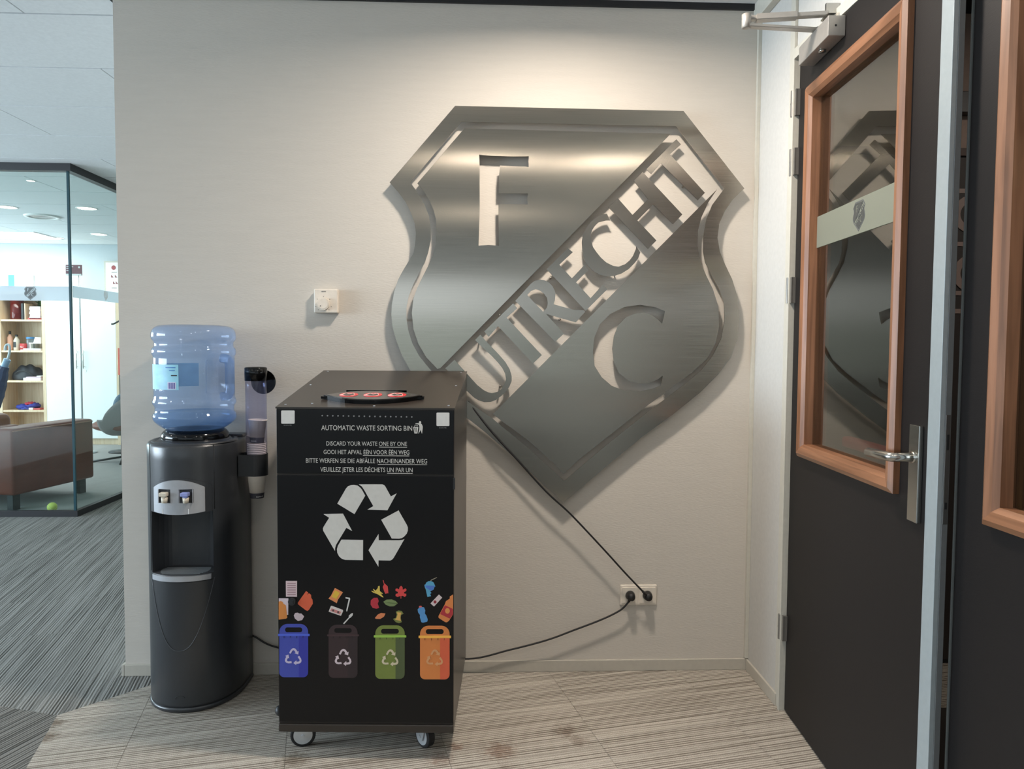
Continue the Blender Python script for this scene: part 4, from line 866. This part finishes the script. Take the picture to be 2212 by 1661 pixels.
# door closer
dcl = thing('door_closer', 'silver door closer with folding arm at the top of the dark door', 'door closer', H0, ang)
bz0 = dl(1726, 143, .05)[1]; bz1 = dl(1726, 104, .05)[1]; bu0 = dl(1726, 143, .05)[0]; bu1 = dl(1790, 80, .05)[0]
box('closer_body', (bu0, -.052, bz0), (bu1, -.001, bz1), MT['closer'], dcl, bev=.002)
bm = bmesh.new(); add_tube(bm, [((bu0*.45+bu1*.55), -.026, bz0-.006), ((bu0*.45+bu1*.55), -.026, bz0)], .011, 20); bm_obj('spindle_cap', bm, MT['ss'], dcl, True)
bm = bmesh.new(); add_tube(bm, [(bu1, -.03, (bz0+bz1)/2), (bu1+.001, -.03, (bz0+bz1)/2)], .003, 12); bm_obj('set_screw', bm, MT['hole'], dcl)
AZ = bz1+.006
toD = lambda p: Di @ p
el1 = toD(onz(1612, 56, AZ)); el2 = toD(onz(1612, 41, AZ+.028)); s1 = Vector((bu0*.5+bu1*.5, -.034, AZ)); br = toD(onz(1790, 30, AZ+.028))
def bar(name, a, b, wd, ht, m):
    bm = bmesh.new(); a, b = Vector(a), Vector(b); t = (b-a).normalized(); s = Vector((0, 0, 1)).cross(t).normalized()*wd/2; u = Vector((0, 0, ht/2))
    vs = [bm.verts.new(p) for p in (a-s-u, a+s-u, a+s+u, a-s+u, b-s-u, b+s-u, b+s+u, b-s+u)]
    for q in ((0,3,2,1),(4,5,6,7),(0,1,5,4),(1,2,6,5),(2,3,7,6),(3,0,4,7)): bm.faces.new([vs[i] for i in q])
    bmesh.ops.bevel(bm, geom=list(bm.edges), offset=.0015, segments=2, affect='EDGES'); return bm_obj(name, bm, m, dcl)
bar('closer_arm', s1, el1, .024, .009, MT['closer']); bar('closer_arm', el2, br, .022, .013, MT['closer'])
bar('arm_sleeve', el2+(br-el2)*.12, el2+(br-el2)*.62, .030, .018, MT['closer'])
bm = bmesh.new(); add_tube(bm, [el1-Vector((0, 0, .008)), el1-Vector((0, 0, .006)), el1+Vector((0, 0, .034)), el1+Vector((0, 0, .037))], [.010, .014, .014, .008], 20); bm_obj('elbow_joint', bm, MT['closer'], dcl, True)
bm = bmesh.new(); add_tube(bm, [s1-Vector((0, 0, .014)), s1+Vector((0, 0, .008))], .011, 16); bm_obj('spindle', bm, MT['ss'], dcl, True)
bm = bmesh.new(); abox(bm, (br.x-.03, br.y-.012, br.z-.01), (br.x+.03, br.y+.012, br.z-.006)); abox(bm, (br.x-.004, br.y-.01, br.z-.006), (br.x+.006, br.y+.03, br.z+.03)); bm_obj('arm_bracket', bm, MT['ss'], dcl)

# things seen through the gap between the doors and through the door glass
YB = 0.045
bd = thing('dark_panel_cupboard', 'dark brown cupboard with pale ring signs seen through the door gap', 'cupboard', (3.6, YB, 0))
zt2 = ony(2080, 334, 0).z
box('cupboard_front', (-.98, -.02, .02), (1.3, .0, zt2), mat('brown_board', (52, 44, 40), .6), bd); box('cupboard_plinth', (-.98, -.012, 0), (1.3, 0, .02), MT['black'], bd)
box('cornice', (-.98, -.032, zt2), (1.3, 0, zt2+.03), mat('cornice_brown', (84, 66, 58), .6), bd)
for y in (412, 527, 633, 672):
    p = ony(2075, y, .02); box('pale_bar', (p.x-3.6-.12, -.023, p.z-.009), (p.x-3.6+.12, -.0205, p.z+.009), flat((150, 130, 122)), bd)
for y in (462, 590):
    p = ony(2083, y, .02); plate('pale_ring', [circ(p.x-3.6+.03, p.z, .075, 28), circ(p.x-3.6+.03, p.z, .045, 24)], -.0235, -.0205, flat((150, 130, 122)), bd)
p = ony(1790, 892, .0); tube('bar_handle', [(p.x-3.6-.04, -.04, p.z), (p.x-3.6+.04, -.04, p.z)], .005, MT['ss'], bd, 8); tube('handle_foot', [(p.x-3.6+.03, -.04, p.z), (p.x-3.6+.03, -.019, p.z)], .004, MT['ss'], bd, 8)
p = ony(2083, 223, .02); tag(box('wall_speaker', (p.x-.05, .0, p.z-.042), (p.x+.10, .05, p.z+.042), MT['black'], bev=.003), 'small black box on the pale wall beyond the door gap', 'box')
tag(box('entrance_mat', (2.62, -1.9, 0), (4.6, -.36, .008), mat('dark_mat', (44, 38, 36), .95), None), 'dark entrance mat on the beige carpet behind the doors', 'mat')

# ================================================================== OFFICE
def disc_light(x, y, r, label, m='lamp', group=None):
    t = thing('ceiling_downlight', label, 'ceiling light', (x, y, CH), 0, group)
    lathe('trim_ring', [(r, 0), (r*1.0, -.004), (r*1.12, -.004), (r*1.14, 0)], MT['white'], t, (0, 0, 0), 32)
    lathe('diffuser', [(r, -.002), (0, -.002)], MT[m], t, (0, 0, 0), 32); return t
disc_light(-2.49, 4.62, .085, 'round lit downlight nearest the glass corner, right of the glass edge')
disc_light(-3.25, 4.61, .085, 'round lit downlight at the left edge of the photo')
disc_light(-3.25, 6.37, .085, 'round lit downlight farther back, right of the glass edge')
disc_light(-2.30, 3.39, .03, 'tiny lit spotlight in the office ceiling just behind the glass')
disc_light(-3.92, 6.73, .05, 'small far spotlight beside the square ceiling panel')
for x, y in LAMPS: disc_light(x, y, .085, 'round lit ceiling downlight of the hall, above the picture', group='hall ceiling downlights above the picture')
vt = thing('ceiling_vent', 'round white ceiling air vent in the office', 'vent', (-3.20, 5.12, CH))
lathe('vent_ring', [(.17, 0), (.165, -.012), (.13, -.014), (.125, -.004)], MT['white'], vt, (0, 0, 0), 40); lathe('vent_cone', [(.125, -.002), (.1, -.01), (.07, -.003), (.05, -.009), (0, -.009)], MT['grill'], vt, (0, 0, 0), 40)
pn = thing('ceiling_panel_light', 'large rectangular lit ceiling panel in the office', 'ceiling light', (-4.55, 6.52, CH))
box('panel_frame', (-.62, -.31, -.008), (.62, .31, 0), MT['white'], pn); box('diffuser', (-.60, -.29, -.010), (.60, .29, -.008), MT['panel'], pn)

# cabinet wall at the back of the office
YC = 6.95
def ox(px, Y=YC): return ony(px, 750, Y).x
def oz(py, Y=YC, px=100): return ony(px, py, Y).z
bk = thing('bookcase', 'open light wood bookcase at the back of the office, left of the white cupboard', 'bookcase', (ox(50), YC, 0))
bx0, bx1 = ox(-4)-ox(50), ox(98)-ox(50); HZ = 1.95
for a, b in ((bx0, bx0+.035), (bx1-.04, bx1)): box('side_board', (a, 0, 0), (b, .34, HZ), MT['beech'], bk, bev=.001)
box('back_board', (bx0, .33, 0), (bx1, .345, HZ), MT['beech'], bk); box('top_board', (bx0, 0, HZ), (bx1, .345, HZ+.03), MT['beech'], bk)
SHY = [690, 757, 822, 886]; SHZ = [oz(y, YC, 50) for y in SHY]
for z in SHZ+[.08]: box('shelf', (bx0+.035, .005, z-.024), (bx1-.04, .33, z), MT['beech'], bk)
cw = thing('tall_cupboard', 'tall white two-door cupboard at the back of the office', 'cupboard', (ox(98), YC, 0))
wx = ox(251)-ox(98); mid_ = ox(174)-ox(98)
box('carcass', (.0, .02, .08), (wx, .33, HZ+.03), MT['cab'], cw); box('plinth', (0, .04, 0), (wx+.04, .33, .08), MT['beech'], cw)
for a, b in ((.002, mid_-.002), (mid_+.002, wx-.002)):
    d_ = box('cupboard_door', (a, 0, .085), (b, .02, HZ+.02), MT['cab'], cw, bev=.001)
for px in (167.3, 181.5):
    x = ox(px)-ox(98); z0_, z1_ = oz(796, YC, px), oz(756, YC, px)
    bm = bmesh.new(); add_tube(bm, [(x, -.03, z0_), (x, -.03, z1_)], .006, 10); add_tube(bm, [(x, -.03, z0_+.025), (x, 0, z0_+.025)], .004, 8); add_tube(bm, [(x, -.03, z1_-.025), (x, 0, z1_-.025)], .004, 8); bm_obj('bar_handle', bm, MT['ss'], cw, True)
bm = bmesh.new(); x = ox(184)-ox(98); z = oz(801, YC, 184); add_tube(bm, [(x, -.005, z), (x, 0, z)], .01, 14); bm_obj('key_lock', bm, MT['ss'], cw)
box('side_board', (wx+.0, 0, 0), (wx+.05, .33, HZ+.03), MT['beech'], cw)
# contents of the bookcase
def itembox(name, label, cat, px0, py0, px1, py1, Y, dep, m, bev=.002, group=None):
    a, b = ony(px0, py0, Y), ony(px1, py1, Y); return tag(box(name, (a.x, Y, b.z), (b.x, Y+dep, a.z), m, None, bev), label, cat, group)
def sit(o, z):  # rest bottom on z
    zm = min(v.co.z for v in o.data.vertices)
    for v in o.data.vertices: v.co.z += z-zm
YI = YC+.06
vz = SHZ[0]
vs = thing('glass_vase', 'tall translucent red cylinder vase on the top bookcase shelf', 'vase', (ox(31, YI), YI+.08, vz))
lathe('vase_wall', [(.0, .004), (.075, .004), (.078, .012), (.078, .26), (.074, .26), (.074, .016), (0, .014)], thin('red_glass', (205, 84, 74), 1, .35, (170, 50, 44)), vs, (0, 0, 0), 32)
lathe('vase_foot', [(0, 0), (.09, 0), (.09, .006), (0, .006)], MT['leather2'], vs)
o = itembox('binder', 'dark upright binder with a white spine stripe beside the red vase', 'binder', 45, 655, 51, 690, YI, .2, MT['dk']); sit(o, vz)
bx_o = itembox('picture_frame', 'slim light wood frame leaning between binder and books', 'frame', 52, 655, 55, 690, YI, .16, MT['beech']); sit(bx_o, vz)
for k in range(8):
    o = itembox('book', ('bottom', 'second lowest', 'third lowest', 'fourth lowest', 'fourth highest', 'third highest', 'second highest', 'topmost')[k]+' flat pale book of the stack on the top bookcase shelf', 'book', 63+(k % 3), 680, 87, 684, YI, .2, [MT['books'], flat((190, 186, 200)), flat((226, 222, 226))][k % 3], .001, 'flat books stacked on the top shelf'); sit(o, vz+.012+k*.0195)
o = itembox('book', 'red flat book at the bottom of the top shelf stack', 'book', 60, 686, 88, 690, YI, .2, flat((170, 60, 66)), .001); sit(o, vz)
gp = thing('potted_plant', 'small leafy green plant behind the books on the top shelf', 'plant', (ox(74, YI), YI+.17, vz+.17))
bm = bmesh.new()
for k in range(120):
    a, e, l = random.uniform(0, 6.28), random.uniform(-.2, 1.3), random.uniform(.04, .11); d_ = Vector((math.cos(a)*math.cos(e), math.sin(a)*math.cos(e)*.5, math.sin(e))); c_ = d_*l; s_ = d_.cross(Vector((0, 0, 1))).normalized()*.016
    v = [bm.verts.new(q) for q in (c_-d_*.02, c_+s_, c_+d_*.03, c_-s_)]; bm.faces.new(v)
bm_obj('foliage', bm, MT['leaf'], gp)['kind'] = 'stuff'; lathe('plant_pot', [(0, -.17), (.05, -.17), (.06, 0), (0, 0)], MT['white'], gp)
z2 = SHZ[1]
bo = thing('lotion_bottle', 'cream plastic bottle with dark label on the second shelf', 'bottle', (ox(30, YI), YI+.06, z2)); lathe('bottle_body', [(0, 0), (.034, 0), (.036, .01), (.036, .13), (.02, .16), (.014, .165), (.014, .18)], MT['ivory'], bo); lathe('bottle_cap', [(.017, .18), (.017, .205), (0, .205)], MT['dk'], bo); box('bottle_label', (-.02, -.0375, .04), (.012, -.034, .11), MT['dk'], bo)
bo = thing('spray_bottle', 'peach coloured bottle with dark cap at the left of the second shelf', 'bottle', (ox(17, YI), YI+.05, z2)); lathe('bottle_body', [(0, .0), (.03, 0), (.032, .02), (.032, .17), (.015, .2), (.012, .21)], flat((214, 160, 134)), bo); lathe('bottle_cap', [(.015, .21), (.015, .25), (0, .25)], MT['dk'], bo)
mg = thing('mug', 'red mug with white print on the second shelf', 'mug', (ox(47, YI), YI+.04, z2)); lathe('mug_body', [(0, 0), (.04, 0), (.042, .09), (.039, .09), (.037, .006), (0, .006)], flat((180, 50, 54)), mg); tube('mug_handle', [(.04, 0, .07), (.065, 0, .065), (.068, 0, .04), (.04, 0, .02)], .006, flat((180, 50, 54)), mg); text('mug_print', 'No1', -.02, .02, .035, .02, -.0415, MT['white'], mg)
jr = thing('jar', 'glass jar with blue lid on the second shelf', 'jar', (ox(58, YI), YI+.08, z2)); lathe('jar_glass', [(0, 0), (.045, 0), (.048, .01), (.048, .13), (.04, .15)], thin('jar_glass', (200, 215, 225), 1, .2), jr); lathe('jar_lid', [(.048, .15), (.048, .175), (0, .178)], flat((70, 130, 180)), jr)
for k, (a, b, y) in enumerate(((44, 88, 0), (50, 88, .014))):
    o = itembox('magazine', ('wider lower', 'upper')[k]+' white magazine lying flat at the front of the second shelf', 'magazine', a, 750, b, 757, YI-.05, .2, MT['white'], .001, 'white magazines on the second shelf'); 
    for v in o.data.vertices: v.co.z = z2+y+(0.012 if v.co.z > (oz(753.5)) else 0.001)
for k in range(4):
    o = itembox('book', ('lowest', 'second lowest', 'second highest', 'top')[k]+' white book of the small pile on the second shelf riser', 'book', 72+k, 732, 88, 735, YI, .18, MT['white'], .001, 'white books on the riser'); sit(o, z2+.10+k*.018)
rs = itembox('shelf_riser', 'thin white riser carrying white books on the second shelf', 'riser', 62, 741, 88, 743, YI, .2, MT['white'], .001); sit(rs, z2+.09)
rs2 = box('riser_leg', (ox(64, YI), YI, z2), (ox(64, YI)+.01, YI+.2, z2+.09), MT['white'], rs)
z3 = SHZ[2]
bg = thing('black_bag', 'soft black bag lying on the third shelf', 'bag', (ox(48, YI), YI+.12, z3))
bm = bmesh.new(); bmesh.ops.create_icosphere(bm, subdivisions=4, radius=1)
for v in bm.verts: v.co = Vector((v.co.x*.20, v.co.y*.11, max(-.0, v.co.z*.17+.03)))+Vector((0, 0, .012*math.sin(v.co.x*9+v.co.y*6)))
for v in bm.verts: v.co.z = max(0, v.co.z)
bm_obj('bag_body', bm, mat('black_nylon', (26, 26, 34), .6), bg, True); tube('bag_strap', smooth_path([(-.12, -.1, .08), (-.05, -.115, .12), (.05, -.115, .11), (.12, -.1, .06)]), .006, MT['dk'], bg)
for k, (a, b, h, c_, lab) in enumerate(((50, 88, .035, (226, 222, 232), 'white box file flat on the third shelf'), (56, 88, .012, (206, 176, 186), 'pink folder on the white box file of the third shelf'), (79, 88, .014, (224, 224, 228), 'small white booklet on top of the third shelf pile'))):
    o = itembox('folder', lab, 'folder', a, 812, b, 820, YI-.05, .16, flat(c_), .001); sit(o, z3+(0, .036, .049)[k])
    zz = [v.co.z for v in o.data.vertices]; zmn, zmx = min(zz), max(zz)
    for v in o.data.vertices: v.co.z = zmn+(v.co.z-zmn)/(zmx-zmn)*h
z4 = SHZ[3]
cg = thing('folded_clothes', 'crumpled blue and red sports clothes on the lowest visible shelf', 'clothes', (ox(52, YI), YI+.08, z4))
for (dx, dz, sx, sz, c_) in ((-.06, .03, .10, .045, (40, 52, 140)), (.05, .05, .09, .04, (52, 56, 140)), (.02, .075, .06, .025, (176, 48, 66)), (-.02, .015, .12, .03, (62, 70, 150))):
    bm = bmesh.new(); bmesh.ops.create_icosphere(bm, subdivisions=3, radius=1)
    for v in bm.verts: v.co = Vector((v.co.x*sx+dx, v.co.y*.09, max(.0, v.co.z*sz+dz+.008*math.sin(v.co.x*11+v.co.y*7))))
    bm_obj('garment', bm, mat('sports_cloth', c_, .8), cg, True)
fb = thing('folded_shirt', 'red and white folded shirt beside the blue clothes', 'clothes', (ox(72, YI), YI, z4)); box('shirt_body', (-.07, 0, 0), (.07, .16, .02), flat((182, 70, 74)), fb, bev=.008); box('shirt_collar', (-.08, -.005, .0), (-.02, .1, .028), flat((224, 214, 214)), fb, bev=.008)

# notice board, sign on pole
nb = thing('notice_board', 'pale framed notice board with small red marks on the far office wall', 'notice board', (ony(244, 600, 7.28).x, 7.28, 0))
a, b = ony(226, 564, 7.27), ony(275, 638, 7.27); ox_ = nb.location.x
box('board_frame', (a.x-ox_, -.03, b.z), (b.x-ox_, 0.015, a.z), MT['trimw'], nb); box('board_face', (a.x-ox_+.025, -.034, b.z+.02), (b.x-ox_-.02, -.03, a.z-.02), MT['white'], nb)
for px, py, r_ in ((245, 578, .03),): 
    q = ony(px, py, 7.24); plate('board_mark', [circ(q.x-ox_, q.z, r_, 16)], -.036, -.0345, flat((150, 40, 50)), nb)
for px, py in ((242, 597), (250, 597), (246, 611), (252, 611)):
    q = ony(px, py, 7.24); plate('board_mark', [[(q.x-ox_-.015, q.z-.015), (q.x-ox_+.02, q.z-.015), (q.x-ox_-.015, q.z+.025)]], -.036, -.0345, flat((130, 60, 70)), nb)
for py in (588, 622): q = ony(247, py, 7.24); plate('board_text_line', [[(q.x-ox_-.04, q.z-.004), (q.x-ox_+.03, q.z-.004), (q.x-ox_+.03, q.z+.004), (q.x-ox_-.04, q.z+.004)]], -.036, -.0345, flat((110, 110, 110)), nb)
YP = 6.2; a, b = ony(142.5, 572, YP), ony(177, 595, YP); cx = (a.x+b.x)/2+.05
sg = thing('pole_sign', 'small dark red printed sign on a thin chrome pole behind the glass', 'sign', (cx, YP, 0))
box('sign_board', (a.x-cx, -.01, b.z), (b.x-cx, .01, a.z), flat((112, 52, 66)), sg, bev=.002); box('sign_foot_strip', (a.x-cx, -.0125, b.z), (b.x-cx, -.0105, b.z+.018), MT['white'], sg)
for k in range(3): z = a.z-.02-.022*k; box('sign_text_line', (a.x-cx+.01, -.0125, z-.008), (a.x-cx+.07+.02*(k == 0), -.0105, z), MT['white'], sg)
plate('sign_emblem', [circ(b.x-cx-.025, a.z-.028, .012, 14)], -.0125, -.0105, MT['white'], sg)
bm = bmesh.new(); add_tube(bm, [(0, .015, 0.01), (0, .015, a.z-.03)], .011, 14); bm_obj('pole', bm, MT['zinc'], sg, True); lathe('pole_base', [(0, 0), (.16, 0), (.16, .012), (0, .016)], MT['zinc'], sg)
# blue and white screen/poster
YP = 7.27; a, b = ony(18, 594, YP), ony(71, 618, YP); cx = (a.x+b.x)/2
ps = thing('wall_poster', 'white poster with blue side stripe high on the far office wall', 'poster', (cx, 7.29, 0)); box('poster_sheet', (a.x-cx, -.02, b.z-.02), (b.x-cx, 0.01, a.z), MT['white'], ps); box('poster_stripe', (a.x-cx, -.0225, b.z-.02), (a.x-cx+.075, -.0205, a.z), flat((90, 150, 215)), ps)

# sofa
sz0 = .125
pA = onz(30, 1072, sz0); pB = onz(205, 1031, sz0)
u_ = (pB-pA).normalized(); sang = math.atan2(u_.y, u_.x); sl_ = (pB-pA).length
sf = thing('leather_sofa', 'worn brown leather sofa standing just behind the glass', 'sofa', (pA.x, pA.y, 0), sang)
Si = (Matrix.Translation((pA.x, pA.y, 0)) @ Matrix.Rotation(sang, 4, 'Z')).inverted()
hs = (Si @ on(30, 926, pA, Matrix.Rotation(sang, 3, 'Z') @ Vector((0, -1, 0)))).z
bm = bmesh.new(); abox(bm, (0, .0, sz0), (sl_, .22, hs), .025, 3); bm_obj('sofa_arm', bm, MT['leather'], sf, True)
bm = bmesh.new(); abox(bm, (-.012, .14, sz0), (.24, 2.0, hs+.01), .03, 3); bm_obj('sofa_back', bm, MT['leather'], sf, True)
bm = bmesh.new(); abox(bm, (.22, .23, sz0), (sl_-.02, 1.98, .40), .03, 3); bm_obj('seat_base', bm, MT['leather'], sf, True)
for k in range(2): bm = bmesh.new(); abox(bm, (.05, .25+.87*k, .42), (.28, 1.1+.87*k, hs+.10), .06, 4); bm_obj('back_cushion', bm, MT['leather2'], sf, True)
for k in range(2): bm = bmesh.new(); abox(bm, (.24, .24+.87*k, .39), (sl_-.01, 1.1+.87*k, .52), .04, 3); bm_obj('seat_cushion', bm, MT['leather'], sf, True)
for x, y in ((.04, .05), (sl_-.12, .05), (.04, 1.9), (sl_-.12, 1.9)): box('sofa_leg', (x, y, 0), (x+.07, y+.05, sz0+.01), MT['dk'], sf)
tube('piping', [(.0, -.002, hs-.02), (sl_-.02, -.002, hs-.02)], .006, MT['leather2'], sf, 8)

# armchair
pc = onz(262, 996); ac = thing('shell_armchair', 'grey shell swivel armchair with brown seat beyond the sofa', 'armchair', (pc.x+.02, pc.y, 0), 0)
rr_ = .38
bm = bmesh.new(); n, mrow = 40, 12; G = []
for i in range(mrow+1):
    v_ = i/mrow; row = []
    for k in range(n+1):
        t = R(-10+200*k/n); rim = .50+.36*max(0, math.sin(t))**.7
        r_ = rr_*(.30+.70*math.sin(v_*math.pi/2)**.8); row.append(bm.verts.new((r_*math.cos(t), r_*math.sin(t)*.95, .30+(rim-.30)*v_**1.4)))
    G.append(row)
for i in range(mrow):
    for k in range(n): bm.faces.new((G[i][k], G[i][k+1], G[i+1][k+1], G[i+1][k]))
bmesh.ops.solidify(bm, geom=bm.faces[:], thickness=.025)
sh_ = bm_obj('shell', bm, MT['shell'], ac, True); sh_.rotation_euler = (0, 0, R(-95))
bm = bmesh.new(); bmesh.ops.create_uvsphere(bm, u_segments=32, v_segments=12, radius=1)
for v in bm.verts: v.co = Vector((v.co.x*.31, v.co.y*.30, v.co.z*.08+.41))
bm_obj('seat_cushion', bm, MT['leather'], ac, True)
bm = bmesh.new(); bmesh.ops.create_uvsphere(bm, u_segments=24, v_segments=12, radius=1)
for v in bm.verts: v.co = Vector((v.co.x*.08+.02, v.co.y*.2, v.co.z*.17+.60))
bm_obj('scatter_cushion', bm, MT['navy'], ac, True)
tube('chair_post', [(0, 0, .03), (0, 0, .36)], .02, MT['black'], ac)
for k in range(4): a = R(20+90*k); tube('base_spoke', [(0, 0, .05), (.30*math.cos(a), .30*math.sin(a), .012)], .012, MT['black'], ac, 8)

pt = onz(113, 1105); bm = bmesh.new(); bmesh.ops.create_uvsphere(bm, u_segments=32, v_segments=16, radius=.036)
tb = thing('tennis_ball', 'yellow green tennis ball on the office carpet under the sofa', 'ball', (pt.x, pt.y, .036)); bm_obj('felt', bm, MT['ball'], tb, True)
tube('ball_seam', [(.0363*math.cos(t)*math.cos(.5*math.sin(2*t)), .0363*math.sin(t)*math.cos(.5*math.sin(2*t)), .0363*math.sin(.5*math.sin(2*t))) for t in [2*math.pi*k/48 for k in range(49)]], .0007, MT['white'], tb, 5)

# umbrella hooked on a stand at the left, coat rack at the right
YU = 5.2
um = thing('closed_umbrella', 'closed navy umbrella with crook handle leaning at the left edge', 'umbrella', tuple(ony(-24, 905, YU)))
uo = Vector(um.location); P_ = lambda x, y: ony(x, y, YU)-uo
tube('crook_handle', smooth_path([P_(11, 757), P_(12, 748), P_(17, 744), P_(21, 750), P_(20, 764), P_(16, 778)]), .012, flat((176, 184, 192)), um)
tube('canopy_tip', smooth_path([P_(16, 776), P_(10, 790), P_(5, 802)]), [.03]*1+[.034]*11+[.04] if False else .034, flat((130, 156, 186)), um)
bm = bmesh.new(); add_tube(bm, smooth_path([P_(9, 792), P_(2, 815), P_(-6, 845), P_(-14, 875), P_(-24, 905)], 4), [.045+.03*math.sin(k/16*3.0) for k in range(17)], 10)
for v in bm.verts: v.co += Vector((math.sin(v.co.z*60)*.004, 0, 0))
bm_obj('folded_canopy', bm, mat('navy_canopy', (36, 48, 84), .6), um, False)
YR = 6.3
cr = thing('coat_rack', 'black coat rack with orange lanyard half hidden by the wall edge', 'coat rack', (ony(266, 760, YR).x, YR, 0)); c0 = cr.location.x
bm = bmesh.new(); add_tube(bm, [(0, 0, 0.02), (0, 0, 1.72)], .014, 12); bm_obj('rack_pole', bm, MT['black'], cr, True)
q0, q1 = ony(243, 700, YR), ony(262, 692, YR); tube('coat_hook', smooth_path([(q0.x-c0, -.03, q0.z), (q0.x-c0+.03, -.02, q0.z+.005), (q1.x-c0, 0, q1.z+.01)]), .010, MT['black'], cr)
q0, q1 = ony(259, 752, YR), ony(259, 810, YR); box('orange_strap', (q0.x-c0-.014, -.03, q1.z), (q0.x-c0+.03, -.012, q0.z), flat((226, 84, 60)), cr, bev=.004); box('strap_loop', (q0.x-c0-.002, -.03, q1.z-.3), (q0.x-c0+.006, -.024, q1.z), MT['dk'], cr)
lathe('rack_base', [(0, 0), (.18, 0), (.18, .015), (.02, .03), (0, .03)], MT['black'], cr)

# hedge outside the rear windows
hg = thing('hedge', 'green hedge outside the rear windows', 'hedge', (-2, -12.5, 0))
bm = bmesh.new(); bmesh.ops.create_grid(bm, x_segments=60, y_segments=12, size=1)
for v in bm.verts: x, y = v.co.x*9, v.co.y; v.co = Vector((x, .5*math.sin(x*2.3+y*5)+.3*random.random(), 1.0+y*.95+.15*math.sin(x*1.7)))
bm_obj('foliage', bm, MT['leaf'], hg, True)
